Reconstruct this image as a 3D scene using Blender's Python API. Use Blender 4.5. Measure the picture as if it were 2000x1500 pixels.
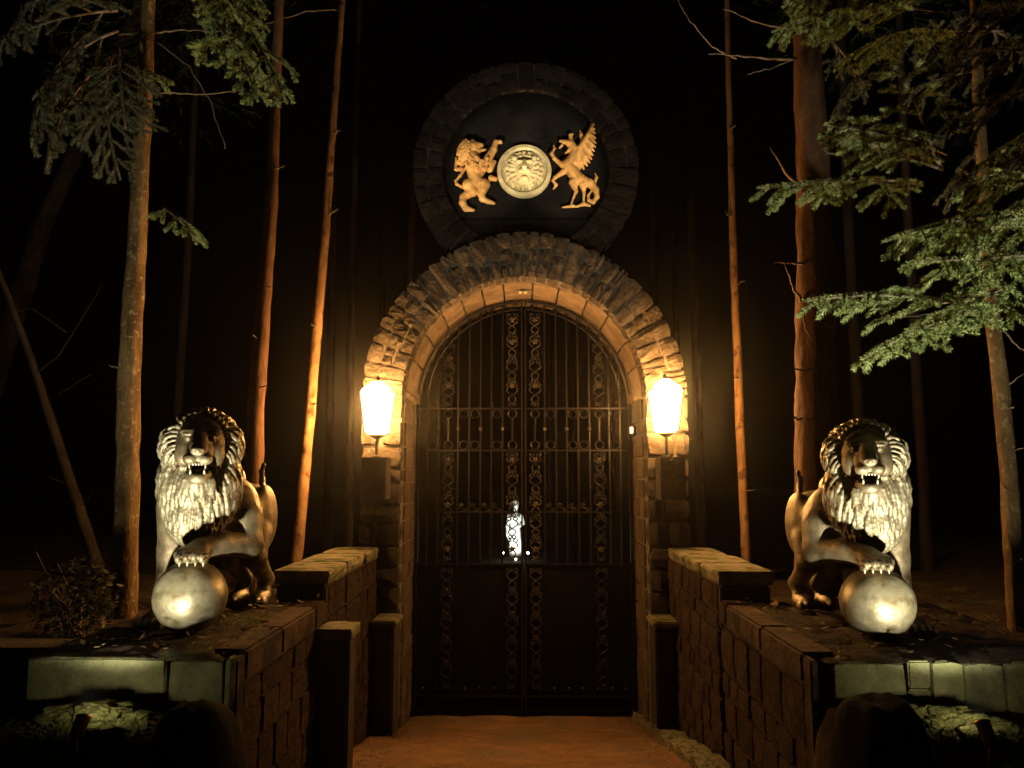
import bpy, bmesh, math, random
import numpy as np
from mathutils import Matrix, Vector, noise as mnoise

for o in list(bpy.data.objects):
    bpy.data.objects.remove(o, do_unlink=True)
SC = bpy.context.scene
COL = SC.collection
RAD = math.radians

# ------------------------------------------------------------------ camera
EYE = Vector((0.0, 0.0, 1.95))
F = 1480.0                                   # focal length in photo pixels
PITCH = math.atan(182.0 / F)
YAW = math.atan(20.0 / F)
cam_data = bpy.data.cameras.new('camera')
cam_data.sensor_width = 36.0
cam_data.lens = F / 2000.0 * 36.0
cam_data.clip_start = 0.05
cam_data.clip_end = 400.0
cam = bpy.data.objects.new('camera', cam_data)
cam.location = EYE
cam.rotation_euler = (math.pi / 2 + PITCH, 0, YAW)
COL.objects.link(cam)
SC.camera = cam

# ------------------------------------------------------------------ world, moon, exposure
world = bpy.data.worlds.new('World')
SC.world = world
world.use_nodes = True
wn = world.node_tree
bg = wn.nodes['Background']
sky = wn.nodes.new('ShaderNodeTexSky')
sky.sky_type = 'NISHITA'
sky.sun_disc = False
sky.sun_elevation = RAD(-4.0)
sky.sun_rotation = RAD(150.0)
wn.links.new(sky.outputs[0], bg.inputs['Color'])
bg.inputs['Strength'].default_value = 0.012
sun_data = bpy.data.lights.new('sun', 'SUN')
sun_data.energy = 0.006
sun_data.angle = RAD(0.5)
sun_data.color = (0.75, 0.85, 1.0)
sun = bpy.data.objects.new('sun', sun_data)
sun.rotation_euler = (RAD(38), RAD(12), RAD(-25))
COL.objects.link(sun)
SC.view_settings.view_transform = 'Standard'
SC.view_settings.look = 'None'
SC.view_settings.exposure = 0.0
SC.view_settings.gamma = 1.0
SC.view_settings.use_curve_mapping = False
SC.render.engine = 'CYCLES'
SC.cycles.use_denoising = True
SC.cycles.max_bounces = 6
SC.cycles.diffuse_bounces = 3
SC.cycles.glossy_bounces = 3
SC.cycles.transmission_bounces = 3
SC.cycles.volume_bounces = 0
SC.cycles.sample_clamp_indirect = 4.0
SC.cycles.caustics_reflective = False
SC.cycles.caustics_refractive = False

# light levels
LANTERN_RADIANCE = 290.0
SPOT_W = 260.0
EMBLEM_W = 1100.0
STATUE_W = 170.0
HAZE = 0.0026

# ------------------------------------------------------------------ helpers
RMAT = cam.rotation_euler.to_matrix()


def at(x, y, D):
    """a point of the place: on the sight line of photo pixel (x, y), D metres ahead"""
    d = RMAT @ Vector(((x - 1000.0) / F, (750.0 - y) / F, -1.0))
    return EYE + d * (D / d.y)


WORLD_OF = {}


def link(o, parent=None):
    COL.objects.link(o)
    if parent is not None:
        o.parent = parent
        o.matrix_parent_inverse = WORLD_OF.get(parent, Matrix.Identity(4)).inverted()
    return o


def thing(name, label, cat, loc=(0, 0, 0), group=None):
    o = bpy.data.objects.new(name, None)
    o.empty_display_size = 0.2
    o.location = loc
    COL.objects.link(o)
    WORLD_OF[o] = Matrix.Translation(Vector(loc))
    o['label'] = label
    o['category'] = cat
    if group:
        o['group'] = group
    return o


def tag(o, label=None, cat=None, group=None, kind=None):
    if label:
        o['label'] = label
    if cat:
        o['category'] = cat
    if group:
        o['group'] = group
    if kind:
        o['kind'] = kind
    return o


def mesh(name, verts, faces, smooth=False, mat=None):
    me = bpy.data.meshes.new(name)
    me.from_pydata([tuple(v) for v in verts], [], [tuple(f) for f in faces])
    if smooth:
        me.polygons.foreach_set('use_smooth', [True] * len(me.polygons))
    if mat:
        me.materials.append(mat)
    me.update()
    return me


def obj(name, me, parent=None, basis=None):
    o = bpy.data.objects.new(name, me)
    if basis is not None:
        o.matrix_basis = basis
        WORLD_OF[o] = basis
    return link(o, parent)


def copy_tree(o, parent=None):
    c = o.copy()
    COL.objects.link(c)
    if parent is not None:
        inv = o.matrix_parent_inverse.copy()
        c.parent = parent
        c.matrix_parent_inverse = inv
    for ch in o.children:
        copy_tree(ch, c)
    return c


# ------------------------------------------------------------------ materials
def mat(name, c1, c2=None, rough=0.8, metal=0.0, scale=8.0, bump=0.3, bscale=None, vary=0.0,
        emit=None, estr=0.0, spec=0.5, detail=6.0, c3=None, s3=30.0, t3=(0.55, 0.65), bdist=0.01, stretch=None):
    m = bpy.data.materials.new(name)
    m.use_nodes = True
    nt = m.node_tree
    b = nt.nodes['Principled BSDF']
    b.inputs['Roughness'].default_value = rough
    b.inputs['Metallic'].default_value = metal
    b.inputs['Specular IOR Level'].default_value = spec
    tc = nt.nodes.new('ShaderNodeTexCoord')
    vec = tc.outputs['Object']
    if stretch:
        mp = nt.nodes.new('ShaderNodeMapping')
        mp.inputs['Scale'].default_value = stretch
        nt.links.new(vec, mp.inputs['Vector'])
        vec = mp.outputs[0]
    nz = nt.nodes.new('ShaderNodeTexNoise')
    nz.inputs['Scale'].default_value = scale
    nz.inputs['Detail'].default_value = detail
    nz.inputs['Roughness'].default_value = 0.65
    nt.links.new(vec, nz.inputs['Vector'])
    ramp = nt.nodes.new('ShaderNodeValToRGB')
    ramp.color_ramp.elements[0].position = 0.32
    ramp.color_ramp.elements[1].position = 0.68
    ramp.color_ramp.elements[0].color = (*c1, 1)
    ramp.color_ramp.elements[1].color = (*(c2 or c1), 1)
    nt.links.new(nz.outputs['Fac'], ramp.inputs['Fac'])
    col = ramp.outputs['Color']
    if c3:
        n3 = nt.nodes.new('ShaderNodeTexNoise')
        n3.inputs['Scale'].default_value = s3
        n3.inputs['Detail'].default_value = 4.0
        nt.links.new(tc.outputs['Object'], n3.inputs['Vector'])
        r3 = nt.nodes.new('ShaderNodeMapRange')
        r3.inputs['From Min'].default_value = t3[0]
        r3.inputs['From Max'].default_value = t3[1]
        nt.links.new(n3.outputs['Fac'], r3.inputs['Value'])
        mx = nt.nodes.new('ShaderNodeMix')
        mx.data_type = 'RGBA'
        nt.links.new(r3.outputs[0], mx.inputs['Factor'])
        nt.links.new(col, mx.inputs['A'])
        mx.inputs['B'].default_value = (*c3, 1)
        col = mx.outputs['Result']
    if vary > 0:
        oi = nt.nodes.new('ShaderNodeObjectInfo')
        mr = nt.nodes.new('ShaderNodeMapRange')
        mr.inputs['To Min'].default_value = 1.0 - vary
        mr.inputs['To Max'].default_value = 1.0 + vary
        nt.links.new(oi.outputs['Random'], mr.inputs['Value'])
        hs = nt.nodes.new('ShaderNodeHueSaturation')
        nt.links.new(mr.outputs[0], hs.inputs['Value'])
        nt.links.new(col, hs.inputs['Color'])
        col = hs.outputs['Color']
    nt.links.new(col, b.inputs['Base Color'])
    if bump > 0:
        n2 = nt.nodes.new('ShaderNodeTexNoise')
        n2.inputs['Scale'].default_value = bscale or scale * 4
        n2.inputs['Detail'].default_value = 8.0
        n2.inputs['Roughness'].default_value = 0.7
        nt.links.new(vec, n2.inputs['Vector'])
        bp = nt.nodes.new('ShaderNodeBump')
        bp.inputs['Strength'].default_value = bump
        bp.inputs['Distance'].default_value = bdist
        nt.links.new(n2.outputs['Fac'], bp.inputs['Height'])
        nt.links.new(bp.outputs['Normal'], b.inputs['Normal'])
    if emit:
        b.inputs['Emission Color'].default_value = (*emit, 1)
        b.inputs['Emission Strength'].default_value = estr
    return m


M = {}
M['stone'] = mat('rough_stone', (0.026, 0.020, 0.016), (0.088, 0.070, 0.052), 0.92, scale=9, bump=1.0, bscale=28, vary=0.3, bdist=0.03, spec=0.2)
M['dark_stone'] = mat('dark_stone', (0.022, 0.017, 0.016), (0.055, 0.045, 0.042), 0.9, scale=7, bump=1.0, bscale=22, vary=0.3, bdist=0.03, spec=0.25)
M['mortar'] = mat('mortar', (0.07, 0.06, 0.05), (0.14, 0.12, 0.095), 0.95, scale=20, bump=0.8, bscale=60, bdist=0.01, spec=0.2)
M['dark_mortar'] = mat('dark_mortar', (0.035, 0.03, 0.028), (0.06, 0.05, 0.047), 0.95, scale=20, bump=0.8, bscale=60, bdist=0.01, spec=0.2)
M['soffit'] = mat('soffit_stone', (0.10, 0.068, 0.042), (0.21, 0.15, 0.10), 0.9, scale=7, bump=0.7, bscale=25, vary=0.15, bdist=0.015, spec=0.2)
M['jamb'] = mat('jamb_stone', (0.035, 0.024, 0.017), (0.10, 0.07, 0.048), 0.92, scale=7, bump=0.9, bscale=25, vary=0.2, bdist=0.02, spec=0.2)  # darkened soffit stone; the shade on the jambs is put into the colour
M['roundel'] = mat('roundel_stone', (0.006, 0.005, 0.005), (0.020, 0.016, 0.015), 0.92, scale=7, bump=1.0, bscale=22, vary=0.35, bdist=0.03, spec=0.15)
M['coping'] = mat('coping_stone', (0.10, 0.09, 0.06), (0.26, 0.23, 0.15), 0.92, scale=10, bump=1.0, bscale=30, vary=0.15, bdist=0.025,
                  c3=(0.06, 0.07, 0.02), s3=7, t3=(0.5, 0.62), spec=0.2)
M['block'] = mat('pedestal_block', (0.058, 0.055, 0.032), (0.165, 0.155, 0.09), 0.92, scale=9, bump=1.0, bscale=40, vary=0.25, bdist=0.02,
                 c3=(0.075, 0.085, 0.03), s3=8, t3=(0.42, 0.78), spec=0.25)
M['wall'] = mat('wall_render', (0.036, 0.020, 0.014), (0.115, 0.066, 0.042), 0.93, scale=5, bump=1.0, bscale=16, bdist=0.06, spec=0.2, vary=0.25,
                c3=(0.022, 0.014, 0.011), s3=6.0, t3=(0.46, 0.62))
M['path'] = mat('path_gravel', (0.085, 0.042, 0.020), (0.18, 0.095, 0.048), 0.95, scale=5, bump=0.9, bscale=60, bdist=0.012, spec=0.2,
                c3=(0.10, 0.065, 0.04), s3=2.2, t3=(0.5, 0.66))
M['soil'] = mat('forest_soil', (0.013, 0.008, 0.006), (0.045, 0.027, 0.016), 0.97, scale=14, bump=1.0, bscale=45, bdist=0.03, spec=0.15,
                c3=(0.05, 0.055, 0.015), s3=5.0, t3=(0.55, 0.7))
M['moss'] = mat('moss', (0.03, 0.032, 0.012), (0.13, 0.125, 0.05), 0.95, scale=40, bump=1.0, bscale=80, bdist=0.02, spec=0.1)
M['iron'] = mat('wrought_iron', (0.005, 0.0036, 0.0036), (0.012, 0.008, 0.0075), 0.34, metal=0.55, scale=40, bump=0.25, bscale=120, bdist=0.003)
M['iron_flower'] = mat('worn_iron', (0.04, 0.03, 0.024), (0.075, 0.055, 0.042), 0.4, metal=0.6, scale=40, bump=0.2)
M['plate'] = mat('painted_sheet_iron', (0.0015, 0.0015, 0.0018), (0.004, 0.0037, 0.0037), 0.95, metal=0.0, spec=0.01, scale=6, bump=0.2, bdist=0.004)
M['bronze'] = mat('silvered_bronze', (0.085, 0.062, 0.036), (0.23, 0.185, 0.115), 0.5, metal=0.55, scale=13, bump=0.6, bscale=45, bdist=0.006,
                  c3=(0.045, 0.028, 0.014), s3=8.0, t3=(0.5, 0.66))
M['mane'] = mat('silvered_mane', (0.11, 0.09, 0.056), (0.27, 0.235, 0.16), 0.52, metal=0.5, scale=16, bump=0.6, bscale=50, bdist=0.006,
                c3=(0.08, 0.055, 0.026), s3=12.0, t3=(0.5, 0.66))
M['ball'] = mat('silvered_ball', (0.14, 0.12, 0.078), (0.27, 0.24, 0.165), 0.40, metal=0.5, scale=12, bump=0.5, bscale=55, bdist=0.004,
                c3=(0.11, 0.085, 0.045), s3=18.0, t3=(0.5, 0.68))
M['tooth'] = mat('pale_teeth', (0.30, 0.27, 0.2), (0.4, 0.36, 0.27), 0.4, bump=0)
M['gold'] = mat('gilt_paint', (0.30, 0.14, 0.04), (0.66, 0.39, 0.14), 0.62, scale=13, bump=0.4, bscale=60, bdist=0.006, spec=0.35)
M['ivory'] = mat('ivory_plaster', (0.34, 0.28, 0.15), (0.62, 0.53, 0.32), 0.6, scale=13, bump=0.3, bscale=50, bdist=0.005, spec=0.3)
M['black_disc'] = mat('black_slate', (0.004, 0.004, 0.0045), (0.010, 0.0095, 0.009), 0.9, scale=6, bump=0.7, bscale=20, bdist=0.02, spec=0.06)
M['bark'] = mat('pine_bark', (0.075, 0.042, 0.018), (0.23, 0.145, 0.06), 0.93, scale=12, bump=1.0, bscale=26, bdist=0.05, spec=0.15,
                stretch=(1, 1, 0.35), c3=(0.30, 0.24, 0.14), s3=34.0, t3=(0.58, 0.70))
M['red_bark'] = mat('red_pine_bark', (0.045, 0.021, 0.011), (0.13, 0.068, 0.035), 0.92, scale=10, bump=0.8, bscale=24, bdist=0.02, spec=0.15,
                    stretch=(1, 1, 0.4), c3=(0.09, 0.04, 0.025), s3=9.0, t3=(0.55, 0.68))
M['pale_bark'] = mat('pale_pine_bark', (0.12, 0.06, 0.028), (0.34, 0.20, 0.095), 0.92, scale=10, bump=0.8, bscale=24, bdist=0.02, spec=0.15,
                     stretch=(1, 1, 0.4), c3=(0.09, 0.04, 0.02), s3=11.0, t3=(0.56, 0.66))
M['grey_bark'] = mat('grey_bark', (0.02, 0.016, 0.014), (0.06, 0.048, 0.042), 0.93, scale=10, bump=0.9, bscale=24, bdist=0.02, spec=0.15, stretch=(1, 1, 0.4))
M['twig'] = mat('dead_twig', (0.11, 0.085, 0.065), (0.20, 0.16, 0.12), 0.9, scale=30, bump=0.3, spec=0.2)
M['needle'] = mat('spruce_needles', (0.13, 0.18, 0.06), (0.30, 0.37, 0.14), 0.6, scale=7, bump=0, spec=0.35, vary=0.1)
M['dark_needle'] = mat('dim_spruce_needles', (0.04, 0.05, 0.03), (0.085, 0.095, 0.055), 0.7, scale=7, bump=0, spec=0.25)  # shaded copy of the needles, dimness painted into the colour
M['leaf'] = mat('shrub_leaf', (0.015, 0.02, 0.009), (0.045, 0.048, 0.024), 0.6, scale=9, bump=0, spec=0.4)
M['litter'] = mat('leaf_litter', (0.07, 0.04, 0.02), (0.20, 0.12, 0.055), 0.85, scale=6, bump=0, spec=0.2, vary=0.2)
M['brass'] = mat('old_brass', (0.35, 0.2, 0.07), (0.5, 0.3, 0.1), 0.35, metal=0.9, scale=30, bump=0.2)
M['lamp_black'] = mat('lantern_iron', (0.012, 0.01, 0.01), (0.03, 0.025, 0.02), 0.5, metal=0.4, scale=30, bump=0.3)
M['glow'] = mat('lit_frosted_glass', (0.8, 0.6, 0.35), None, 0.5, bump=0, emit=(1.0, 0.49, 0.135), estr=LANTERN_RADIANCE)
M['white_lamp'] = mat('lit_white_lamp', (0.8, 0.8, 0.8), None, 0.5, bump=0, emit=(0.95, 1.0, 0.9), estr=30.0)
M['bright_plate'] = mat('glowing_plate', (0.8, 0.75, 0.6), None, 0.5, bump=0, emit=(1.0, 0.9, 0.6), estr=1.2)  # small plate that gives off a weak glow
M['spot_lens'] = mat('lit_spot_lens', (0.8, 0.8, 0.7), None, 0.5, bump=0, emit=(1.0, 0.88, 0.48), estr=480.0)
M['boulder'] = mat('unlit_boulder', (0.0025, 0.0022, 0.002), (0.006, 0.005, 0.0045), 0.9, scale=7, bump=0.8, bscale=30, bdist=0.01, spec=0.03)  # near-black base colour stands in for the domes being unlit
M['marble'] = mat('white_marble', (0.66, 0.67, 0.62), (0.8, 0.8, 0.76), 0.5, scale=5, bump=0.1)


# ------------------------------------------------------------------ implicit surfaces (for the sculptures)
class Sdf:
    def __init__(self, lo, hi, h):
        self.lo = np.array(lo, dtype=np.float64)
        self.h = h
        n = np.ceil((np.array(hi) - self.lo) / h).astype(int) + 1
        self.ax = [self.lo[i] + np.arange(n[i]) * h for i in range(3)]
        self.D = np.full(tuple(n), 1.0, dtype=np.float32)

    def block(self, c_lo, c_hi):
        s = []
        for i in range(3):
            a = max(0, int((c_lo[i] - self.lo[i]) / self.h))
            b = min(len(self.ax[i]), int((c_hi[i] - self.lo[i]) / self.h) + 2)
            if b <= a:
                return None, None
            s.append(slice(a, b))
        g = np.stack(np.meshgrid(*[self.ax[i][s[i]] for i in range(3)], indexing='ij'), -1)
        return tuple(s), g

    def add(self, d, s, k, cut=False):
        a = self.D[s]
        if cut:
            a, d = -a, d
        if k > 1e-6:
            hh = np.clip(0.5 + 0.5 * (d - a) / k, 0, 1)
            r = d * (1 - hh) + a * hh - k * hh * (1 - hh)
        else:
            r = np.minimum(a, d)
        self.D[s] = -r if cut else r

    def cone(self, p, q, r1, r2, k=0.02, cut=False, flat=None):
        p = np.array(p, float); q = np.array(q, float)
        m = max(r1, r2) + k + 2 * self.h + 0.004
        s, g = self.block(np.minimum(p, q) - m, np.maximum(p, q) + m)
        if s is None:
            return
        ba = q - p
        pa = g - p
        t = np.clip((pa @ ba) / max(ba @ ba, 1e-12), 0, 1)
        v = pa - t[..., None] * ba
        if flat is not None:
            v = v * np.array(flat)
        d = np.sqrt((v * v).sum(-1)) - (r1 + (r2 - r1) * t)
        self.add(d, s, k, cut)

    def chain(self, pts, k=0.02, flat=None):
        for a, b in zip(pts[:-1], pts[1:]):
            self.cone(a[0], b[0], a[1], b[1], k, flat=flat)

    def ell(self, c, r, k=0.02, rot=None, cut=False):
        c = np.array(c, float); r = np.array(r, float)
        m = r.max() + k + 2 * self.h + 0.01
        s, g = self.block(c - m, c + m)
        if s is None:
            return
        q = g - c
        if rot is not None:
            q = q @ np.array(rot)          # columns of rot: local axes in world
        k0 = np.sqrt(((q / r) ** 2).sum(-1))
        k1 = np.sqrt(((q / (r * r)) ** 2).sum(-1)) + 1e-9
        self.add(k0 * (k0 - 1.0) / k1, s, k, cut)

    def mesh(self, name, material):
        D = self.D
        S = D < 0
        n = np.array(D.shape) - 1
        cnt = np.zeros(tuple(n), np.int8)
        for o in np.ndindex(2, 2, 2):
            cnt += S[o[0]:o[0] + n[0], o[1]:o[1] + n[1], o[2]:o[2] + n[2]]
        cell = np.argwhere((cnt > 0) & (cnt < 8))
        idx = np.full(tuple(n), -1, np.int64)
        idx[cell[:, 0], cell[:, 1], cell[:, 2]] = np.arange(len(cell))
        acc = np.zeros((len(cell), 3)); num = np.zeros(len(cell))
        cs = list(np.ndindex(2, 2, 2))
        for a in cs:
            for ax in range(3):
                if a[ax]:
                    continue
                b = list(a); b[ax] = 1
                va = D[cell[:, 0] + a[0], cell[:, 1] + a[1], cell[:, 2] + a[2]].astype(float)
                vb = D[cell[:, 0] + b[0], cell[:, 1] + b[1], cell[:, 2] + b[2]].astype(float)
                x = (va < 0) != (vb < 0)
                t = np.where(x, va / np.where(x, va - vb, 1), 0)
                pt = np.tile(np.array(a, float), (len(cell), 1))
                pt[:, ax] += t
                acc[x] += pt[x]; num[x] += 1
        V = self.lo + (cell + acc / num[:, None]) * self.h
        faces = []
        for ax in range(3):
            u, w = (ax + 1) % 3, (ax + 2) % 3
            sl0 = [slice(1, None)] * 3; sl1 = [slice(1, None)] * 3
            sl0[ax] = slice(0, -1); sl1[ax] = slice(1, None)
            sl0[u] = sl1[u] = slice(1, -1); sl0[w] = sl1[w] = slice(1, -1)
            a, b = S[tuple(sl0)], S[tuple(sl1)]
            e = np.argwhere(a != b)
            if not len(e):
                continue
            ins = a[e[:, 0], e[:, 1], e[:, 2]]
            base = e.copy()
            base[:, u] += 1; base[:, w] += 1
            def ci(du, dw):
                q = base.copy(); q[:, u] -= du; q[:, w] -= dw
                return idx[q[:, 0], q[:, 1], q[:, 2]]
            quad = np.stack([ci(1, 1), ci(0, 1), ci(0, 0), ci(1, 0)], 1)
            quad[~ins] = quad[~ins][:, ::-1]
            faces.append(quad)
        Fq = np.concatenate(faces)
        Fq = Fq[(Fq >= 0).all(1)]
        return np_mesh(name, V, Fq, material, True)


def np_mesh(name, V, Fq, material=None, smooth=False):
    """fast mesh from numpy arrays, all faces with the same number of corners"""
    V = np.asarray(V, np.float32); Fq = np.asarray(Fq, np.int32)
    me = bpy.data.meshes.new(name)
    nf, nc = Fq.shape
    me.vertices.add(len(V)); me.vertices.foreach_set('co', V.ravel())
    me.loops.add(nf * nc); me.loops.foreach_set('vertex_index', Fq.ravel())
    me.polygons.add(nf)
    me.polygons.foreach_set('loop_start', np.arange(nf, dtype=np.int32) * nc)
    me.polygons.foreach_set('loop_total', np.full(nf, nc, np.int32))
    if smooth:
        me.polygons.foreach_set('use_smooth', np.ones(nf, bool))
    if material:
        me.materials.append(material)
    me.update(calc_edges=True)
    me.validate()
    return me


# ------------------------------------------------------------------ mesh builders
class MB:
    def __init__(self):
        self.v = []; self.f = []

    def box(self, lo, hi, j=0.0, rnd=None):
        i = len(self.v)
        for x in (lo[0], hi[0]):
            for y in (lo[1], hi[1]):
                for z in (lo[2], hi[2]):
                    p = [x, y, z]
                    if j:
                        p = [c + rnd.uniform(-j, j) for c in p]
                    self.v.append(p)
        for q in ((0, 1, 3, 2), (4, 6, 7, 5), (0, 4, 5, 1), (2, 3, 7, 6), (0, 2, 6, 4), (1, 5, 7, 3)):
            self.f.append([i + k for k in q])
        return self

    def tube(self, pts, rad, n=6, cap=True, flat=1.0, up=None):
        """pts: Vectors; rad: one radius or one per point"""
        pts = [Vector(p) for p in pts]
        if not hasattr(rad, '__len__'):
            rad = [rad] * len(pts)
        i0 = len(self.v)
        ref = Vector(up) if up is not None else None
        prev = None
        for k, p in enumerate(pts):
            t = (pts[min(k + 1, len(pts) - 1)] - pts[max(k - 1, 0)])
            t = t.normalized() if t.length > 1e-9 else Vector((0, 0, 1))
            if prev is None:
                a = ref if ref is not None else (Vector((1, 0, 0)) if abs(t.x) < 0.8 else Vector((0, 1, 0)))
            else:
                a = prev
            a = a - t * a.dot(t)
            if a.length < 1e-6:
                a = t.orthogonal()
            a.normalize()
            b = t.cross(a)
            prev = a
            for s in range(n):
                w = 2 * math.pi * s / n
                self.v.append(p + (a * math.cos(w) * flat + b * math.sin(w)) * rad[k])
        for k in range(len(pts) - 1):
            for s in range(n):
                s2 = (s + 1) % n
                self.f.append((i0 + k * n + s, i0 + k * n + s2, i0 + (k + 1) * n + s2, i0 + (k + 1) * n + s))
        if cap:
            self.f.append([i0 + s for s in range(n)][::-1])
            self.f.append([i0 + (len(pts) - 1) * n + s for s in range(n)])
        return self

    def lathe(self, c, prof, n=16, axis='z'):
        """prof: (radius, height) pairs, revolved round a line through c"""
        i0 = len(self.v)
        c = Vector(c)
        for r, hgt in prof:
            for s in range(n):
                w = 2 * math.pi * s / n
                if axis == 'z':
                    self.v.append(c + Vector((r * math.cos(w), r * math.sin(w), hgt)))
                else:
                    self.v.append(c + Vector((r * math.cos(w), hgt, r * math.sin(w))))
        for k in range(len(prof) - 1):
            for s in range(n):
                s2 = (s + 1) % n
                q = (i0 + k * n + s, i0 + k * n + s2, i0 + (k + 1) * n + s2, i0 + (k + 1) * n + s)
                self.f.append(q if axis == 'z' else q[::-1])
        self.f.append([i0 + s for s in range(n)][::-1])
        self.f.append([i0 + (len(prof) - 1) * n + s for s in range(n)])
        return self

    def build(self, name, material, parent=None, smooth=False, bevel=0.0):
        me = mesh(name, self.v, self.f, smooth, material)
        if bevel:
            bm = bmesh.new(); bm.from_mesh(me)
            bmesh.ops.bevel(bm, geom=list(bm.edges), offset=bevel, segments=2, affect='EDGES', clamp_overlap=True)
            bm.to_mesh(me); bm.free()
        return obj(name, me, parent)


def unit_stone(seed, n=2, rough=0.16, rnd_pow=6.0):
    """a chiselled lump filling the unit cube -0.5..0.5: (verts, faces)"""
    r = random.Random(seed)
    idx = {}; V = []; Fc = []
    off = Vector((r.uniform(0, 50), r.uniform(0, 50), r.uniform(0, 50)))
    def vid(a, b, c):
        if (a, b, c) not in idx:
            p = Vector((a / n - 0.5, b / n - 0.5, c / n - 0.5)) * 2
            l = (abs(p.x) ** rnd_pow + abs(p.y) ** rnd_pow + abs(p.z) ** rnd_pow) ** (1 / rnd_pow)
            p = p / max(l, 1e-6) * max(abs(p.x), abs(p.y), abs(p.z))
            nz = mnoise.noise_vector(p * 1.3 + off)
            p = p * 0.5 + Vector(nz) * rough * 0.5
            idx[(a, b, c)] = len(V); V.append(p)
        return idx[(a, b, c)]
    for ax in range(3):
        for side in (0, n):
            for i in range(n):
                for j in range(n):
                    q = []
                    for di, dj in ((0, 0), (1, 0), (1, 1), (0, 1)):
                        k = [0, 0, 0]
                        k[ax] = side; k[(ax + 1) % 3] = i + di; k[(ax + 2) % 3] = j + dj
                        q.append(vid(*k))
                    Fc.append(q if side else q[::-1])
    return V, Fc


STONES = [unit_stone(s) for s in range(14)] + [unit_stone(100 + s, 2, 0.11, 8.0) for s in range(14)]
STONE_MESH = {}


def stone_piece(name, kind, parent, lo, hi, rnd, yaw=0.0):
    """a lump fitted into the box lo..hi, sharing mesh data"""
    s = rnd.randrange(14) + (14 if kind == 'wall' else 0)
    key = (s, kind)
    if key not in STONE_MESH:
        STONE_MESH[key] = mesh('stone_lump', STONES[s][0], STONES[s][1], False, M[kind])
    c = [(a + b) / 2 for a, b in zip(lo, hi)]
    d = [b - a for a, b in zip(lo, hi)]
    B = Matrix.Translation(c) @ Matrix.Rotation(yaw, 4, 'Z') @ Matrix.Diagonal((*d, 1))
    return obj(name, STONE_MESH[key], parent, B)


def fbm(p, o=4):
    return mnoise.fractal(Vector(p), 1.0, 2.0, o)


# ------------------------------------------------------------------ ground
XW = 1.044             # inner face of the flanking walls
ZP = 1.31              # pedestal top
ZW = 1.45              # flanking wall top
YF, YG, YB = 5.60, 6.25, 6.55   # arch front, gate plane, arch back
AX, AZ, RI, RO = 0.012, 2.55, 0.90, 1.22


def smooth(a, b, x):
    t = min(1, max(0, (x - a) / (b - a)))
    return t * t * (3 - 2 * t)


def path_z(y):
    return 0.05 + 0.20 * max(0.0, 6.1 - y) * (1 if y > 4.1 else 0) + (0.40 + 0.08 * min(1.5, 4.1 - y) if y <= 4.1 else 0)


def ground_z(x, y):
    ax = abs(x)
    base = path_z(y) - 0.03
    if y > 6.6:
        bank = 1.15 * smooth(2.2, 5.0, ax) * (1 - 0.5 * smooth(9, 20, y))
        base = 0.0
        z = base + bank
        if ax > 1.25 and y < 8.5:
            z = max(z, 1.15 * smooth(1.2, 1.4, ax) * (1 - smooth(6.7, 8.5, y)) + bank * smooth(6.7, 8.5, y))
    else:
        if y > 2.85:
            t = smooth(1.14, 1.24, ax)
            top = 1.12 + 0.05 * smooth(2, 5, ax)
        else:
            t = smooth(0.93, 1.06, ax)
            top = 0.70 + 0.42 * smooth(1.6, 2.7, y)
        z = base * (1 - t) + top * t
    if ax > 0.95 or y > 6.6:
        z += 0.05 * fbm((x * 1.7, y * 1.7, 3.1)) + 0.02 * fbm((x * 7, y * 7, 9.0))
    return z


def axis(lo, hi, fine_lo, fine_hi, df, dc):
    a = list(np.arange(fine_lo, fine_hi + 1e-6, df))
    step, v = df, fine_lo
    left = []
    while v > lo:
        step = min(step * 1.25, dc); v -= step; left.append(v)
    step, v = df, a[-1]
    right = []
    while v < hi:
        step = min(step * 1.25, dc); v += step; right.append(v)
    return left[::-1] + a + right


gx = axis(-60, 60, -3.2, 3.2, 0.045, 4.0)
gy = axis(-12, 90, 1.2, 7.2, 0.05, 4.0)
V = [(x, y, ground_z(x, y)) for y in gy for x in gx]
nx = len(gx)
Fg = [(j * nx + i, j * nx + i + 1, (j + 1) * nx + i + 1, (j + 1) * nx + i) for j in range(len(gy) - 1) for i in range(nx - 1)]
tag(obj('ground', np_mesh('ground', V, Fg, M['soil'], True)), kind='structure')

# path down to the gate
rnd = random.Random(5)
py = list(np.arange(0.2, 6.75, 0.08)); pxs = list(np.linspace(-1.02, 1.02, 30))
V = [(x + (0.012 * fbm((y * 4, 1.0, 0)) if i in (0, 29) else 0), y, path_z(y) + 0.012 * fbm((x * 5, y * 5, 0)) + 0.02) for y in py for i, x in enumerate(pxs)]
n = len(pxs)
Fp = [(j * n + i, j * n + i + 1, (j + 1) * n + i + 1, (j + 1) * n + i) for j in range(len(py) - 1) for i in range(n - 1)]
tag(obj('path', np_mesh('path', V, Fp, M['path'], True)), kind='structure')
kerb = thing('kerb', 'low broken stone kerb along the foot of the wall under the right-hand lion', 'kerb', (0.97, 5, path_z(5)))
y = 3.2
while y < 6.1:
    L = rnd.uniform(0.22, 0.4)
    z = path_z(y + L / 2)
    stone_piece('kerb_stone', 'coping', kerb, (0.86, y, z - 0.06), (1.04, y + L - 0.012, z + 0.075), rnd)
    y += L


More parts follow.
